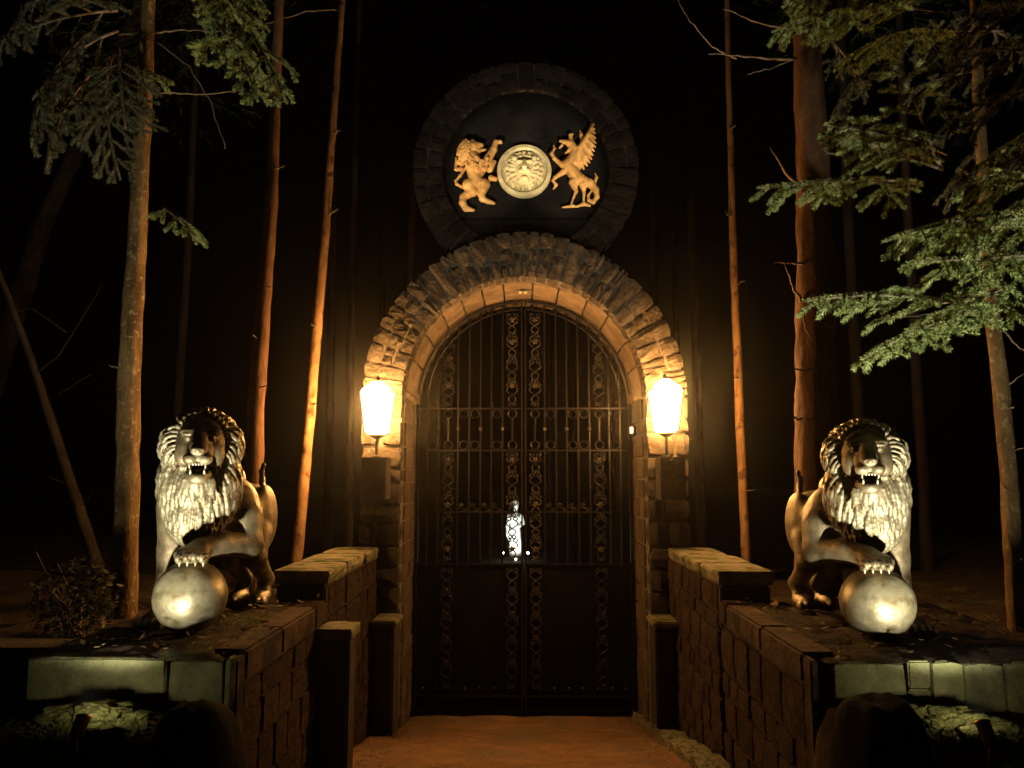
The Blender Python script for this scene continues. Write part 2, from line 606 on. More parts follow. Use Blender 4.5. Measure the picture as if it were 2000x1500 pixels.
rp = random.Random(91)
GV = []; GF = []
for k in range(2600):
    x = rp.uniform(-0.98, 0.98); y = rp.uniform(3.6, 6.2)
    r_ = rp.uniform(0.003, 0.009) * (1.6 if abs(x) > 0.7 else 1)
    if rp.random() > 0.35 + 0.6 * (abs(x) / 0.98) ** 3:
        continue
    z = path_z(y) + 0.02 + 0.012 * fbm((x * 5, y * 5, 0))
    i = len(GV)
    for q in ((1, 0, 0), (0, 1, 0), (-1, 0, 0), (0, -1, 0), (0, 0, 0.9)):
        GV.append((x + q[0] * r_ * rp.uniform(.7, 1.3), y + q[1] * r_ * rp.uniform(.7, 1.3), z - 0.001 + q[2] * r_))
    GF += [(i, i + 1, i + 4), (i + 1, i + 2, i + 4), (i + 2, i + 3, i + 4), (i + 3, i, i + 4)]
tag(obj('gravel', np_mesh('gravel', GV, GF, M['path'])), 'loose gravel strewn over the path before the gate', 'gravel', kind='stuff')
LV = []; LF = []
for k in range(1800):
    x = rp.choice((-1, 1)) * (1 - abs(rp.gauss(0, 0.3))) * 0.97; y = rp.uniform(3.6, 6.2); a = rp.uniform(0, 6.28); l = rp.uniform(0.012, 0.035)
    z = path_z(y) + 0.026 + 0.012 * fbm((x * 5, y * 5, 0)); d = Vector((math.cos(a), math.sin(a), rp.uniform(-.1, .2))) * l; w = Vector((-math.sin(a), math.cos(a), 0)) * rp.uniform(0.0012, 0.006)
    i = len(LV); p_ = Vector((x, y, z)); LV += [p_ - d, p_ + w, p_ + d, p_ - w]; LF.append((i, i + 1, i + 2, i + 3))
tag(obj('pine_litter', np_mesh('pine_litter', [tuple(v) for v in LV], LF, M['litter'])), 'dry needles and leaf scraps along the path edges', 'litter', kind='stuff')


# ------------------------------------------------------------------ stone arch
def polar(c, r, th, y):
    return (c[0] + r * math.cos(th), y, c[1] + r * math.sin(th))


def voussoir(name, parent, kind, c, r0, r1, t0, t1, y0, y1, rnd, n=3, rough=0.14, power=9.0):
    sv, sf = unit_stone(rnd.randrange(10 ** 6), n, rough, power)
    dr, dt, dy = r1 - r0, t1 - t0, y1 - y0
    V = [polar(c, r0 + (p.x + 0.5) * dr, t0 + (p.z + 0.5) * dt, y0 + (p.y + 0.5) * dy) for p in sv]
    return obj(name, mesh(name, V, [f[::-1] for f in sf], False, M[kind]), parent)


def ring_core(name, parent, kind, c, r0, r1, y0, y1, t0, t1, seg=48):
    """a curved bar; r1 may be a function of the angle"""
    V = []; Fc = []
    for i in range(seg + 1):
        t = t0 + (t1 - t0) * i / seg
        ro = r1(t) if callable(r1) else r1
        for r, y in ((r0, y0), (ro, y0), (ro, y1), (r0, y1)):
            V.append(polar(c, r, t, y))
    for i in range(seg):
        for k in range(4):
            k2 = (k + 1) % 4
            Fc.append((i * 4 + k, i * 4 + k2, i * 4 + 4 + k2, i * 4 + 4 + k))
    if abs(t1 - t0) < 6.28:
        Fc.append((3, 2, 1, 0)); Fc.append([seg * 4 + k for k in range(4)])
    return obj(name, mesh(name, V, Fc, False, M[kind]), parent)


arch = thing('gate_arch', 'rough stone arch with two piers framing the iron gate', 'arch', (AX, 6.05, 0.0))
rnd = random.Random(11)
AC = (AX, AZ)


def ro_of(t):
    return RO + 0.05 * max(0.0, math.sin(t)) ** 6


ring_core('mortar_core', arch, 'mortar', AC, RI + 0.012, lambda t: ro_of(t) - 0.03, YF + 0.012, YB, 0.0, math.pi)
mb = MB()
for s in (-1, 1):
    xs = sorted((AX + s * (RI + 0.012), AX + s * (RO - 0.03)))
    mb = MB().box((xs[0], YF + 0.03, -0.1), (xs[1], YB, AZ - 0.001))
    mb.build('pier_core', M['mortar'], arch)
# front ring of rubble voussoirs
t = 0.0
while t < math.pi - 0.02:
    dt = rnd.uniform(0.065, 0.125)
    if math.pi - (t + dt) < 0.05:
        dt = math.pi - t
    g = 0.010
    rm = (ro_of(t) + ro_of(t + dt)) / 2
    k = rnd.random()
    cuts = [RI - 0.004, rm]
    if k < 0.75:
        cuts = [RI - 0.004, RI + (rm - RI) * rnd.uniform(0.38, 0.64), rm]
    if k < 0.3:
        cuts = [RI - 0.004, RI + (rm - RI) * rnd.uniform(.27, .4), RI + (rm - RI) * rnd.uniform(.6, .72), rm]
    for a, b in zip(cuts[:-1], cuts[1:]):
        half = rnd.random() < 0.22 and len(cuts) > 2
        spans = [(t, t + dt)] if not half else [(t, t + dt * 0.5), (t + dt * 0.5, t + dt)]
        for u, w in spans:
            voussoir('stone', arch, 'stone', AC, a + 0.005, b - 0.005, u + g * 0.6, w - g * 0.6,
                     YF - rnd.uniform(0.0, 0.015), YF + 0.16, rnd)
    t += dt
# soffit blocks, smoother
t = 0.0
while t < math.pi - 0.01:
    dt = min(rnd.uniform(0.16, 0.28), math.pi - t)
    ym = rnd.uniform(5.95, 6.2)
    for a, b in ((YF + 0.165, ym), (ym + 0.006, YB)):
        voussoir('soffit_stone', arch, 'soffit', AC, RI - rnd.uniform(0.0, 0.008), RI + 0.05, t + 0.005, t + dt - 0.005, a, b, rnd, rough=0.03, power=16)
    t += dt
# piers
for s in (-1, 1):
    z = -0.05
    while z < AZ - 0.02:
        hh = rnd.uniform(0.10, 0.20)
        if AZ - (z + hh) < 0.08:
            hh = AZ - z
        k = rnd.random()
        cuts = [RI - 0.004, RO]
        if k < 0.85:
            cuts = [RI - 0.004, RI + (RO - RI) * rnd.uniform(0.3, 0.7), RO]
        for a, b in zip(cuts[:-1], cuts[1:]):
            xs = sorted((AX + s * (a + 0.006), AX + s * (b - 0.006)))
            stone_piece('stone', 'stone', arch, (xs[0], YF - rnd.uniform(0.0, 0.035), z + 0.006), (xs[1], YF + 0.16, z + hh - 0.006), rnd)
        ym = rnd.uniform(5.95, 6.2)
        for a, b in ((YF + 0.165, ym), (ym + 0.006, YB)):
            xs = sorted((AX + s * (RI - rnd.uniform(0, 0.008)), AX + s * (RI + 0.05)))
            V, Fc = unit_stone(rnd.randrange(10 ** 6), 2, 0.03, 16)
            V = [(xs[0] + (p.x + .5) * (xs[1] - xs[0]), a + (p.y + .5) * (b - a), z + 0.004 + (p.z + .5) * (hh - 0.008)) for p in V]
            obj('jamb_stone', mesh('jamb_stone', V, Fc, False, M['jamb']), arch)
        # outer flank
        xs = sorted((AX + s * (RO - 0.06), AX + s * (RO + rnd.uniform(-0.01, 0.02))))
        stone_piece('stone', 'stone', arch, (xs[0], YF + 0.165, z + 0.006), (xs[1], YB, z + hh - 0.006), rnd)
        z += hh
    # low plinth at the foot of each pier, beside the opening
    xs = sorted((AX + s * 0.885, AX + s * 1.02))
    MB().box((xs[0], 5.30, -0.05), (xs[1], YF - 0.04, 0.94)).build('plinth', M['dark_stone'], arch, bevel=0.012)
    MB().box((xs[0] - 0.02, 5.26, 0.943), (xs[1] + 0.02, YF - 0.04, 0.985)).build('plinth_cap', M['coping'], arch, bevel=0.01)

# ------------------------------------------------------------------ roundel above the arch
rnd = random.Random(23)
DC = (0.03, 4.36)
RD0, RD1 = 0.648, 0.897
YD = 5.70
roundel = thing('stone_roundel', 'dark round stone medallion wall standing above the arch', 'roundel', (DC[0], 5.85, DC[1] - RD1))
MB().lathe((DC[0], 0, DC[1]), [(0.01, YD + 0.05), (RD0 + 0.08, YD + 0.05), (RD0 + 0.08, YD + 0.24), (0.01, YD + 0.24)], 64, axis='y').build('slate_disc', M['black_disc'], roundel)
ring_core('mortar_ring', roundel, 'dark_mortar', DC, RD0 + 0.008, RD1 - 0.02, YD + 0.018, YD + 0.26, 0, 2 * math.pi, 72)
t = 0.0
while t < 2 * math.pi - 0.01:
    dt = rnd.uniform(0.11, 0.22)
    if 2 * math.pi - t - dt < 0.08:
        dt = 2 * math.pi - t
    k = rnd.random()
    cuts = [RD0, RD1] if k < 0.35 else [RD0, RD0 + (RD1 - RD0) * rnd.uniform(0.35, 0.65), RD1]
    for a, b in zip(cuts[:-1], cuts[1:]):
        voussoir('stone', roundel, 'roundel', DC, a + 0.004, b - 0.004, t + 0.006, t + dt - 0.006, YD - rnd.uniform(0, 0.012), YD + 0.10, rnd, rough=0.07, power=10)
    t += dt
# stone spandrel that carries the roundel on the arch
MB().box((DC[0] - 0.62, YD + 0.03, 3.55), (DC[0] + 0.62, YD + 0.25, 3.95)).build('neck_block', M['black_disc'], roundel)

# ------------------------------------------------------------------ flanking walls, pedestals
rnd = random.Random(31)


def rubble_side(parent, name, kind, s, x_face, y0, y1, z0f, z1, rnd, hmin=0.08, hmax=0.16, thick=0.07):
    """stones of uneven courses on a wall face that looks towards the path"""
    z = z0f
    while z < z1 - 0.03:
        hh = rnd.uniform(hmin, hmax)
        if z1 - z - hh < 0.09:
            hh = z1 - z
        y = y0
        while y < y1 - 0.02:
            L = rnd.uniform(0.10, 0.30)
            if y1 - y - L < 0.09:
                L = y1 - y
            pr = rnd.uniform(0.0, 0.010)
            xs = sorted((s * (x_face - pr), s * (x_face + thick)))
            stone_piece(name, kind, parent, (xs[0], y + 0.001, z + 0.001), (xs[1], y + L - 0.001, z + hh - 0.001), rnd)
            y += L
        z += hh


for s, side in ((-1, 'left'), (1, 'right')):
    w = thing('flank_wall', 'dark stone wall with mossy coping between the %s lion and the arch' % side, 'wall', (s * 1.2, 4.8, 0.4))
    thick = 0.27
    xs = sorted((s * (XW + 0.013), s * (XW + thick)))
    MB().box((xs[0], 4.20, -0.1), (xs[1], YF - 0.05, ZW - 0.07)).build('wall_core', M['wall'], w)
    rubble_side(w, 'stone', 'wall', s, XW, 4.18, YF - 0.05, 0.0, ZW - 0.075, rnd)
    # front face: two big dark blocks
    xf = sorted((s * (XW + 0.005), s * (XW + thick)))
    MB().box((xf[0], 4.13, ZP - 0.16), (xf[1], 4.20, ZW - 0.072)).build('end_block', M['dark_stone'], w, bevel=0.01)
    y = 4.12
    while y < YF - 0.06:
        L = rnd.uniform(0.3, 0.5)
        if YF - 0.06 - y - L < 0.2:
            L = YF - 0.06 - y
        xs = sorted((s * (XW - 0.01 - rnd.uniform(0, 0.01)), s * (XW + thick + 0.02 + rnd.uniform(0, 0.03))))
        sv, sf = unit_stone(rnd.randrange(10 ** 6), 4, 0.06, 12)
        V = [(xs[0] + (p.x + .5) * (xs[1] - xs[0]), y + (p.y + .5) * (L - 0.008), ZW - 0.07 + (p.z + .5) * 0.075) for p in sv]
        obj('coping_stone', mesh('coping_stone', V, sf, False, M['coping']), w)
        y += L

    p = thing('pedestal', 'mossy stone block pedestal under the %s lion statue' % side, 'pedestal', (s * 1.9, 3.4, 0.6))
    x_out = 1.82 if s < 0 else 2.1
    xs = sorted((s * (XW + 0.013), s * x_out))
    MB().box((xs[0], 2.945, 0.3), (xs[1], 4.12, ZP - 0.035)).build('pedestal_core', M['wall'], p)
    rubble_side(p, 'side_stone', 'wall', s, XW, 2.94, 4.12, 0.35, ZP - 0.13, rnd, 0.10, 0.20)
    # rim slab along the inner edge
    y = 2.94
    while y < 4.12:
        L = min(rnd.uniform(0.35, 0.6), 4.13 - y)
        xr = sorted((s * (XW - 0.006), s * (XW + 0.13)))
        MB().box((xr[0], y + 0.003, ZP - 0.125), (xr[1], y + L - 0.003, ZP - 0.006 + rnd.uniform(-0.004, 0.004))).build('rim_stone', M['wall'], p, bevel=0.012)
        y += L
    # front blocks; joints read from the photograph
    joints = [(461, 437), (435, 326), (324, 47)] if s < 0 else [(1628, 1772), (1774, 1820), (1822, 1884), (1886, 1966), (1968, 2060)]
    xc_ = sorted((s * (XW - 0.004), s * (XW + 0.024)))
    MB().box((xc_[0], 2.857, 0.4), (xc_[1], 2.937, ZP - 0.02)).build('corner_stone', M['wall'], p, bevel=0.006)
    for k, (a, b) in enumerate(joints):
        xa, xb = at(a, 1330, 2.86).x, at(b, 1330, 2.86).x
        lo, hi = min(xa, xb) + 0.002, max(xa, xb) - 0.002
        if s < 0:
            hi = min(hi, -XW - 0.026)
        else:
            lo = max(lo, XW + 0.026)
        if s > 0 and k == 1:
            MB().box((lo, 2.86, ZP - 0.115), (hi, 2.93, ZP - 0.02)).build('stone_block', M['block'], p, bevel=0.006)
            MB().box((lo, 2.865, 0.5), (hi, 2.93, ZP - 0.12)).build('stone_block', M['block'], p, bevel=0.006)
        else:
            sv, sf = unit_stone(rnd.randrange(10 ** 6), 5, 0.035, 22)
            y0_ = 2.86 + rnd.uniform(0, 0.008); zt_ = ZP - 0.02 + rnd.uniform(-0.008, 0.004)
            V = [(lo + (q.x + .5) * (hi - lo), y0_ + (q.y + .5) * 0.075, zt_ - 0.42 + (q.z + .5) * 0.42) for q in sv]
            obj('stone_block', mesh('stone_block', V, sf, False, M['block']), p)

# low post beside the left wall
post = thing('stone_post', 'short square stone post with flat cap against the left wall', 'post', (-0.97, 4.0, 0.45))
xs = (at(622, 1300, 3.95).x, at(682, 1300, 3.95).x)
zt = at(650, 1230, 3.92).z
MB().box((xs[0], 3.95, 0.3), (xs[1], 4.10, zt - 0.05)).build('shaft', M['dark_stone'], post, bevel=0.012)
sv, sf = unit_stone(77, 4, 0.05, 12)
V = [(xs[0] - 0.012 + (q.x + .5) * (xs[1] - xs[0] + 0.03), 3.92 + (q.y + .5) * 0.22, zt - 0.052 + (q.z + .5) * 0.055) for q in sv]
obj('cap', mesh('cap', V, sf, False, M['coping']), post)

# a darker retaining wall stepping back beside the left pedestal
lw = thing('retaining_wall', 'dark low stone wall at the left edge beyond the pedestal', 'wall', (-2.2, 3.0, 0.6))
y0 = 3.12
for k in range(4):
    xa = -1.845 - 0.42 * k
    MB().box((xa - 0.415, y0, 0.5), (xa, y0 + 0.2, 1.26 + rnd.uniform(-0.01, 0.01))).build('stone_block', M['dark_stone'], lw, bevel=0.012)

# ------------------------------------------------------------------ soil and litter on the pedestals
for s, side in ((-1, 'left'), (1, 'right')):
    xa, xb = (1.10, 1.86) if s < 0 else (1.10, 2.16)
    X = np.linspace(xa, xb, 40); Y = np.linspace(2.87, 4.15, 60)
    V = []
    for yv in Y:
        for xv in X:
            e = min(xv - xa, xb - xv, (yv - 2.87) * 1.5, 4.15 - yv) / 0.14
            e = min(1, max(0, e)) ** 0.6
            z = ZP - 0.03 + e * (0.024 + 0.022 * fbm((xv * 3.5, yv * 3.5, s)) + 0.014 * fbm((xv * 14, yv * 14, s)))
            # keep it under the statue's feet
            V.append((s * xv, yv, z))
    nn = len(X)
    Fs = [(j * nn + i, j * nn + i + 1, (j + 1) * nn + i + 1, (j + 1) * nn + i) for j in range(len(Y) - 1) for i in range(nn - 1)]
    if s < 0:
        Fs = [f[::-1] for f in Fs]
    tag(obj('soil', np_mesh('soil', V, Fs, M['soil'], True)), 'brown soil and moss covering the top of the %s pedestal' % side, 'soil', kind='stuff')
    # dead leaves and needles
    r2 = random.Random(60 + s)
    LV = []; LF = []
    for k in range(420):
        c = Vector((s * r2.uniform(1.06, xb), r2.uniform(2.86, 4.12), ZP + r2.uniform(-0.012, 0.03)))
        a = r2.uniform(0, 6.28); l = r2.uniform(0.008, 0.028); wd = l * r2.uniform(0.12, 0.5)
        d = Vector((math.cos(a), math.sin(a), r2.uniform(-0.4, 0.4))); e = Vector((-math.sin(a), math.cos(a), r2.uniform(-0.4, 0.4)))
        i = len(LV)
        LV += [c - d * l, c + e * wd, c + d * l, c - e * wd]
        LF.append((i, i + 1, i + 2, i + 3))
    tag(obj('leaf_litter', mesh('leaf_litter', LV, LF, False, M['litter'])), 'dead needles and leaves scattered on the %s pedestal' % side, 'litter', kind='stuff')

# ------------------------------------------------------------------ lion statues
def build_lion():
    root = thing('lion_statue', 'silvery bronze lion statue with a raised paw on a ball, on the left pedestal', 'statue',
                 (-1.42, 3.6, ZP), 'lion statues flanking the gate')
    h = 0.0052
    S = Sdf((-1.74, 2.98, ZP - 0.05), (-1.08, 4.38, 2.36), h)
    A = lambda x, y, D: np.array(at(x, y, D))
    # trunk
    S.cone(A(402, 1000, 3.50), A(452, 1000, 3.80), 0.16, 0.125, 0.05)
    S.cone(A(452, 1000, 3.80), A(478, 1000, 4.02), 0.125, 0.115, 0.05)
    S.ell(A(486, 992, 4.03), (0.105, 0.15, 0.13), 0.04)
    S.ell(A(400, 985, 3.42), (0.15, 0.14, 0.21), 0.05)
    # withers
    S.ell(A(430, 935, 3.56), (0.11, 0.14, 0.08), 0.06)
    # supporting foreleg (outer)
    x0 = -1.575
    S.chain([(A(345, 990, 3.44), 0.085), (np.array((x0, 3.46, 1.62)), 0.062), (np.array((x0 - 0.005, 3.42, 1.42)), 0.047), (np.array((x0 - 0.01, 3.41, ZP + 0.05)), 0.045)], 0.03)
    S.ell((x0 - 0.01, 3.37, ZP + 0.03), (0.062, 0.085, 0.038), 0.02)
    for k in range(4):
        S.ell((x0 - 0.055 + 0.03 * k, 3.30, ZP + 0.022), (0.018, 0.035, 0.024), 0.006)
    # raised foreleg (inner): shoulder, elbow, wrist, paw on the ball
    S.ell(A(476, 1000, 3.52), (0.068, 0.11, 0.13), 0.03)
    S.ell(A(468, 965, 3.52), (0.05, 0.09, 0.07), 0.02)
    S.chain([(A(480, 1010, 3.50), 0.078), (A(486, 1062, 3.48), 0.060), (A(430, 1062, 3.34), 0.052), (A(390, 1072, 3.235), 0.046)], 0.022)
    S.ell(A(374, 1082, 3.20), (0.068, 0.075, 0.038), 0.02)
    for k in range(4):
        c = A(352 + 15.5 * k, 1090 - (3 if k in (1, 2) else 0), 3.135 - (0.008 if k in (1, 2) else 0))
        S.ell(c, (0.0185, 0.034, 0.025), 0.005)
    # hind legs: thigh, knee forward, hock back, foot
    for dx in (-0.058, 0.058):
        cx = -1.405 + dx
        S.ell((cx, 3.98, 1.74), (0.06, 0.13, 0.17), 0.03)
        S.chain([(np.array((cx, 3.90, 1.66)), 0.07), (np.array((cx + 0.005, 3.86, 1.55)), 0.054), (np.array((cx, 4.06, 1.42)), 0.038),
                 (np.array((cx, 4.02, ZP + 0.05)), 0.036)], 0.025)
        S.ell((cx + 0.005, 3.96, ZP + 0.03), (0.052, 0.09, 0.036), 0.02)
        for k in range(4):
            S.ell((cx - 0.04 + 0.03 * k, 3.885, ZP + 0.02), (0.017, 0.034, 0.022), 0.005)
    # tail rising behind the rump
    S.chain([(A(500, 985, 4.10), 0.032), (A(512, 955, 4.17), 0.02), (A(512, 938, 4.20), 0.013), (A(511, 922, 4.20), 0.011), (A(515, 908, 4.20), 0.013)], 0.02)
    # head in its own frame: r right, u up, f forward
    H = at(392, 878, 3.27)
    f = Vector((0.34, -0.94, 0.05)).normalized(); u = Vector((0, 0, 1)); r = -u.cross(f).normalized() * -1
    r = f.cross(u).normalized()
    if r.dot(Vector((1, 0, 0))) < 0:
        r = -r
    u = r.cross(f).normalized()
    if u.z < 0:
        u = -u
    R3 = np.array([list(r), list(u), list(f)]).T
    L = lambda a, b, c: np.array(H + r * a + u * b + f * c)
    S.ell(L(0, 0.035, -0.01), (0.102, 0.105, 0.115), 0.02, R3)
    for s_ in (-1, 1):
        S.ell(L(s_ * 0.046, 0.068, 0.085), (0.036, 0.017, 0.028), 0.014, R3)      # brow
        S.ell(L(s_ * 0.058, -0.025, 0.052), (0.042, 0.055, 0.042), 0.03, R3)      # cheek
        S.ell(L(s_ * 0.075, 0.125, -0.01), (0.034, 0.036, 0.02), 0.01, R3)        # ear
    S.cone(L(0, 0.07, 0.075), L(0, 0.0, 0.155), 0.036, 0.034, 0.02)               # bridge of the nose
    S.cone(L(0, -0.02, 0.09), L(0, -0.035, 0.145), 0.055, 0.045, 0.02)            # muzzle
    S.ell(L(0, -0.115, 0.085), (0.055, 0.035, 0.075), 0.015, R3)                  # lower jaw
    S.ell(L(0, -0.13, 0.135), (0.038, 0.026, 0.03), 0.015, R3)                    # chin
    S.ell(L(0, -0.088, 0.145), (0.046, 0.027, 0.085), 0.006, R3, cut=True)        # open mouth
    for s_ in (-1, 1):
        S.ell(L(s_ * 0.027, -0.052, 0.163), (0.032, 0.026, 0.034), 0.008, R3)     # whisker pads
        S.ell(L(s_ * 0.046, 0.040, 0.108), (0.022, 0.014, 0.02), 0.006, R3, cut=True)
        S.ell(L(s_ * 0.046, 0.040, 0.096), (0.0165, 0.0145, 0.0165), 0.002, R3)   # eyeballs
        S.ell(L(s_ * 0.046, 0.055, 0.106), (0.024, 0.006, 0.012), 0.004, R3)      # upper lid
    S.ell(L(0, -0.018, 0.187), (0.03, 0.017, 0.018), 0.006, R3)                   # nose
    for s_ in (-1, 1):
        S.ell(L(s_ * 0.014, -0.024, 0.203), (0.008, 0.006, 0.008), 0.002, R3, cut=True)
    S.cone(L(0, -0.035, 0.2), L(0, -0.06, 0.2), 0.003, 0.003, 0.004, cut=True)
    # mane mass under the locks
    mane_parts = [(L(0, 0.022, -0.075), (0.156, 0.150, 0.12), R3), (A(390, 950, 3.37), (0.168, 0.13, 0.22), None), (A(384, 1000, 3.345), (0.115, 0.10, 0.14), None)]
    for c, rr, rot in mane_parts:
        S.ell(c, np.array(rr) - 0.012, 0.03, rot)
    S2 = Sdf((-1.66, 3.02, 1.55), (-1.18, 3.56, 2.33), 0.0034)
    for c, rr, rot in mane_parts:
        S2.ell(c, np.array(rr) - 0.011, 0.02, rot)
    cavity = [(L(0, 0.0, 0.10), (0.095, 0.125, 0.13), R3)]
    for c, rr, rot in cavity:
        S2.ell(c, rr, 0.008, rot, cut=True)
    body = obj('body', S.mesh('body', M['bronze']), root)

    # mane: locks that follow the mane's surface away from the face and down
    rr_ = random.Random(3)

    def field(p):
        best, bn = 9, None
        for c, r0, rot in mane_parts:
            q = Vector(p) - Vector(c)
            if rot is not None:
                q = Vector((q.dot(r), q.dot(u), q.dot(f)))
            n = Vector((q.x / r0[0] ** 2, q.y / r0[1] ** 2, q.z / r0[2] ** 2))
            k0 = math.sqrt((q.x / r0[0]) ** 2 + (q.y / r0[1]) ** 2 + (q.z / r0[2]) ** 2)
            d = k0 * (k0 - 1) / max(n.length, 1e-6)
            if d < best:
                if rot is not None:
                    n = r * n.x + u * n.y + f * n.z
                best, bn = d, n.normalized()
        return best, bn

    mb = MB()

    def lock(p0, length, wid, lift, droop):
        p = Vector(p0); pts = []; rad = []
        n = 8
        tw = rr_.uniform(-0.5, 0.5); ph = rr_.uniform(0, 6.28)
        for k in range(n + 1):
            t = k / n
            d, nn = field(p)
            p = p - nn * d
            pts.append(p + nn * (0.002 + lift * math.sin(math.pi * min(1, t * 1.15)) + 0.004 * math.sin(t * 9 + ph)))
            rad.append(wid * (0.55 + 0.9 * t) * (1 - t) ** 0.55 * 1.25 + 0.0012)
            q = p - H
            rad_dir = r * q.dot(r) + u * q.dot(u)
            rad_dir = rad_dir.normalized() if rad_dir.length > 1e-5 else u
            side = nn.cross(rad_dir)
            w_out = max(0.0, 1.0 - t * 1.1) * 1.0
            dirn = rad_dir * w_out + Vector((0, 0, -1)) * (droop * (0.25 + t)) + f * -0.25 + side * tw * 0.5 * math.cos(t * 4 + ph)
            dirn = dirn - nn * dirn.dot(nn)
            if dirn.length < 1e-5:
                dirn = Vector((0, 0, -1))
            p = p + dirn.normalized() * (length / n)
        S2.chain([(np.array(q), rd) for q, rd in zip(pts, rad)], 0.0035)

    # bib of locks falling over the throat and chest, in rows from below upwards
    for row in range(10):
        v = -0.43 + row * 0.045
        cnt = 23 + (row % 2)
        for k in range(cnt):
            a = -1.75 + 3.5 * (k + rr_.uniform(-0.3, 0.3)) / (cnt - 1)
            p = H + r * math.sin(a) * 0.165 + f * (math.cos(a) * 0.13 - 0.06) + u * (v + rr_.uniform(-0.024, 0.024))
            lock(p, rr_.uniform(0.12, 0.19), rr_.uniform(0.0062, 0.0095), 0.007, 3.0)
    # rings of longer locks sweeping back from the face
    for ring, (rad0, cnt, ln, wd) in enumerate(((0.165, 46, 0.17, 0.0085), (0.146, 46, 0.18, 0.0085), (0.126, 42, 0.18, 0.008), (0.106, 38, 0.15, 0.0072))):
        for k in range(cnt):
            a = 2 * math.pi * (k + 0.5 * (ring % 2) + rr_.uniform(-0.25, 0.25)) / cnt
            if ring == 3 and math.sin(a) < -0.5:
                continue
            p = H + r * math.cos(a) * rad0 + u * (math.sin(a) * rad0 * 1.05 + 0.03) + f * (-0.08 + 0.045 * ring)
            sd = math.sin(a)
            lock(p, ln * rr_.uniform(0.8, 1.2) * (0.7 if sd > 0.6 else 1.0), wd * rr_.uniform(0.8, 1.25), 0.007 + 0.003 * ring, 0.35 if sd > 0.6 else 1.5)
    # beard under the chin
    for k in range(9):
        a = (k - 4) / 4
        p0 = Vector(L(a * 0.05, -0.135, 0.125 - abs(a) * 0.03))
        bl = rr_.uniform(0.012, 0.022)
        pts = [p0 + Vector((0, 0, -bl * q)) - f * (0.006 * q) + r * (a * 0.004 * q + 0.004 * math.sin(q + k)) for q in range(6)]
        S2.chain([(np.array(q), rd) for q, rd in zip(pts, [0.012, 0.015, 0.015, 0.013, 0.009, 0.003])], 0.004)
    mane = obj('mane', S2.mesh('mane', M['mane']), root)
    # row of small curls over the brow
    mb = MB()
    for k in range(11):
        a = RAD(25 + 130 * k / 10)
        p = Vector(L(math.cos(a) * 0.088, 0.05 + math.sin(a) * 0.085, 0.05))
        mb.tube([p + Vector(f) * 0.01, p + Vector(f) * 0.012 + u * 0.015 * math.sin(a) + r * 0.012 * math.cos(a), p - Vector(f) * 0.02 + u * 0.03 * math.sin(a) + r * 0.028 * math.cos(a)],
                [0.006, 0.013, 0.004], 6)
    mb.build('forelock', M['mane'], root, smooth=True)
    # teeth and claws
    for s_ in (-1, 1):
        MB().tube([Vector(L(s_ * 0.03, -0.066, 0.165)), Vector(L(s_ * 0.031, -0.082, 0.170)), Vector(L(s_ * 0.030, -0.093, 0.166))], [0.005, 0.0036, 0.001], 6).build('fang', M['tooth'], root, True)
        MB().tube([Vector(L(s_ * 0.026, -0.115, 0.150)), Vector(L(s_ * 0.027, -0.10, 0.155)), Vector(L(s_ * 0.026, -0.088, 0.152))], [0.005, 0.0038, 0.001], 6).build('fang', M['tooth'], root, True)
    mb = MB()
    for k in range(4):
        q = Vector(L(-0.0165 + 0.011 * k, -0.068, 0.178)); mb.tube([q, q - u * 0.012], [0.005, 0.003], 5)
    mb.build('teeth', M['tooth'], root, True)
    for k in range(4):
        c = at(352 + 15.5 * k, 1096, 3.108)
        MB().tube([c + Vector((0, 0.012, 0.008)), c + Vector((0, -0.006, -0.002)), c + Vector((0, -0.008, -0.022))], [0.009, 0.008, 0.001], 6).build('claw', M['ball'], root, True)
    # ball under the paw
    bc = at(372, 1167, 3.24); br = 0.148
    bc.z = ZP + br - 0.004
    V = []; Fc = []
    bm = bmesh.new(); bmesh.ops.create_uvsphere(bm, u_segments=64, v_segments=40, radius=br)
    for v in bm.verts:
        v.co *= 1 + 0.012 * fbm((v.co.x * 9, v.co.y * 9, v.co.z * 9))
        v.co += bc
    me = bpy.data.meshes.new('ball'); bm.to_mesh(me); bm.free()
    me.polygons.foreach_set('use_smooth', [True] * len(me.polygons)); me.materials.append(M['ball'])
    obj('ball', me, root)
    return root


lion = build_lion()
lion2 = copy_tree(lion)
lion2['label'] = 'silvery bronze lion statue with a raised paw on a ball, on the right pedestal'
lion2.location = (1.468, 3.53, ZP)
lion2.scale = (-0.97, 0.97, 0.94)


# ------------------------------------------------------------------ reliefs on the roundel
def E(cx, cy, off=0.03):
    return np.array(at(870 + cx / 6.25, 220 + cy / 6.25, YD + 0.05 - off))


PXE = 5.9 / F / 6.25


def relief(name, chains, extra=None):
    pts = np.array([E(c[0], c[1]) for ch in chains for c in ch[0]])
    lo, hi = pts.min(0) - 0.06, pts.max(0) + 0.06
    lo[1], hi[1] = YD - 0.115, YD + 0.065
    S = Sdf(lo, hi, 0.0042)
    for ch in chains:
        off = ch[1] if len(ch) > 1 else 0.02
        k = ch[2] if len(ch) > 2 else 0.010
        S.chain([(E(c[0], c[1], off), c[2] * PXE) for c in ch[0]], k)
    return S


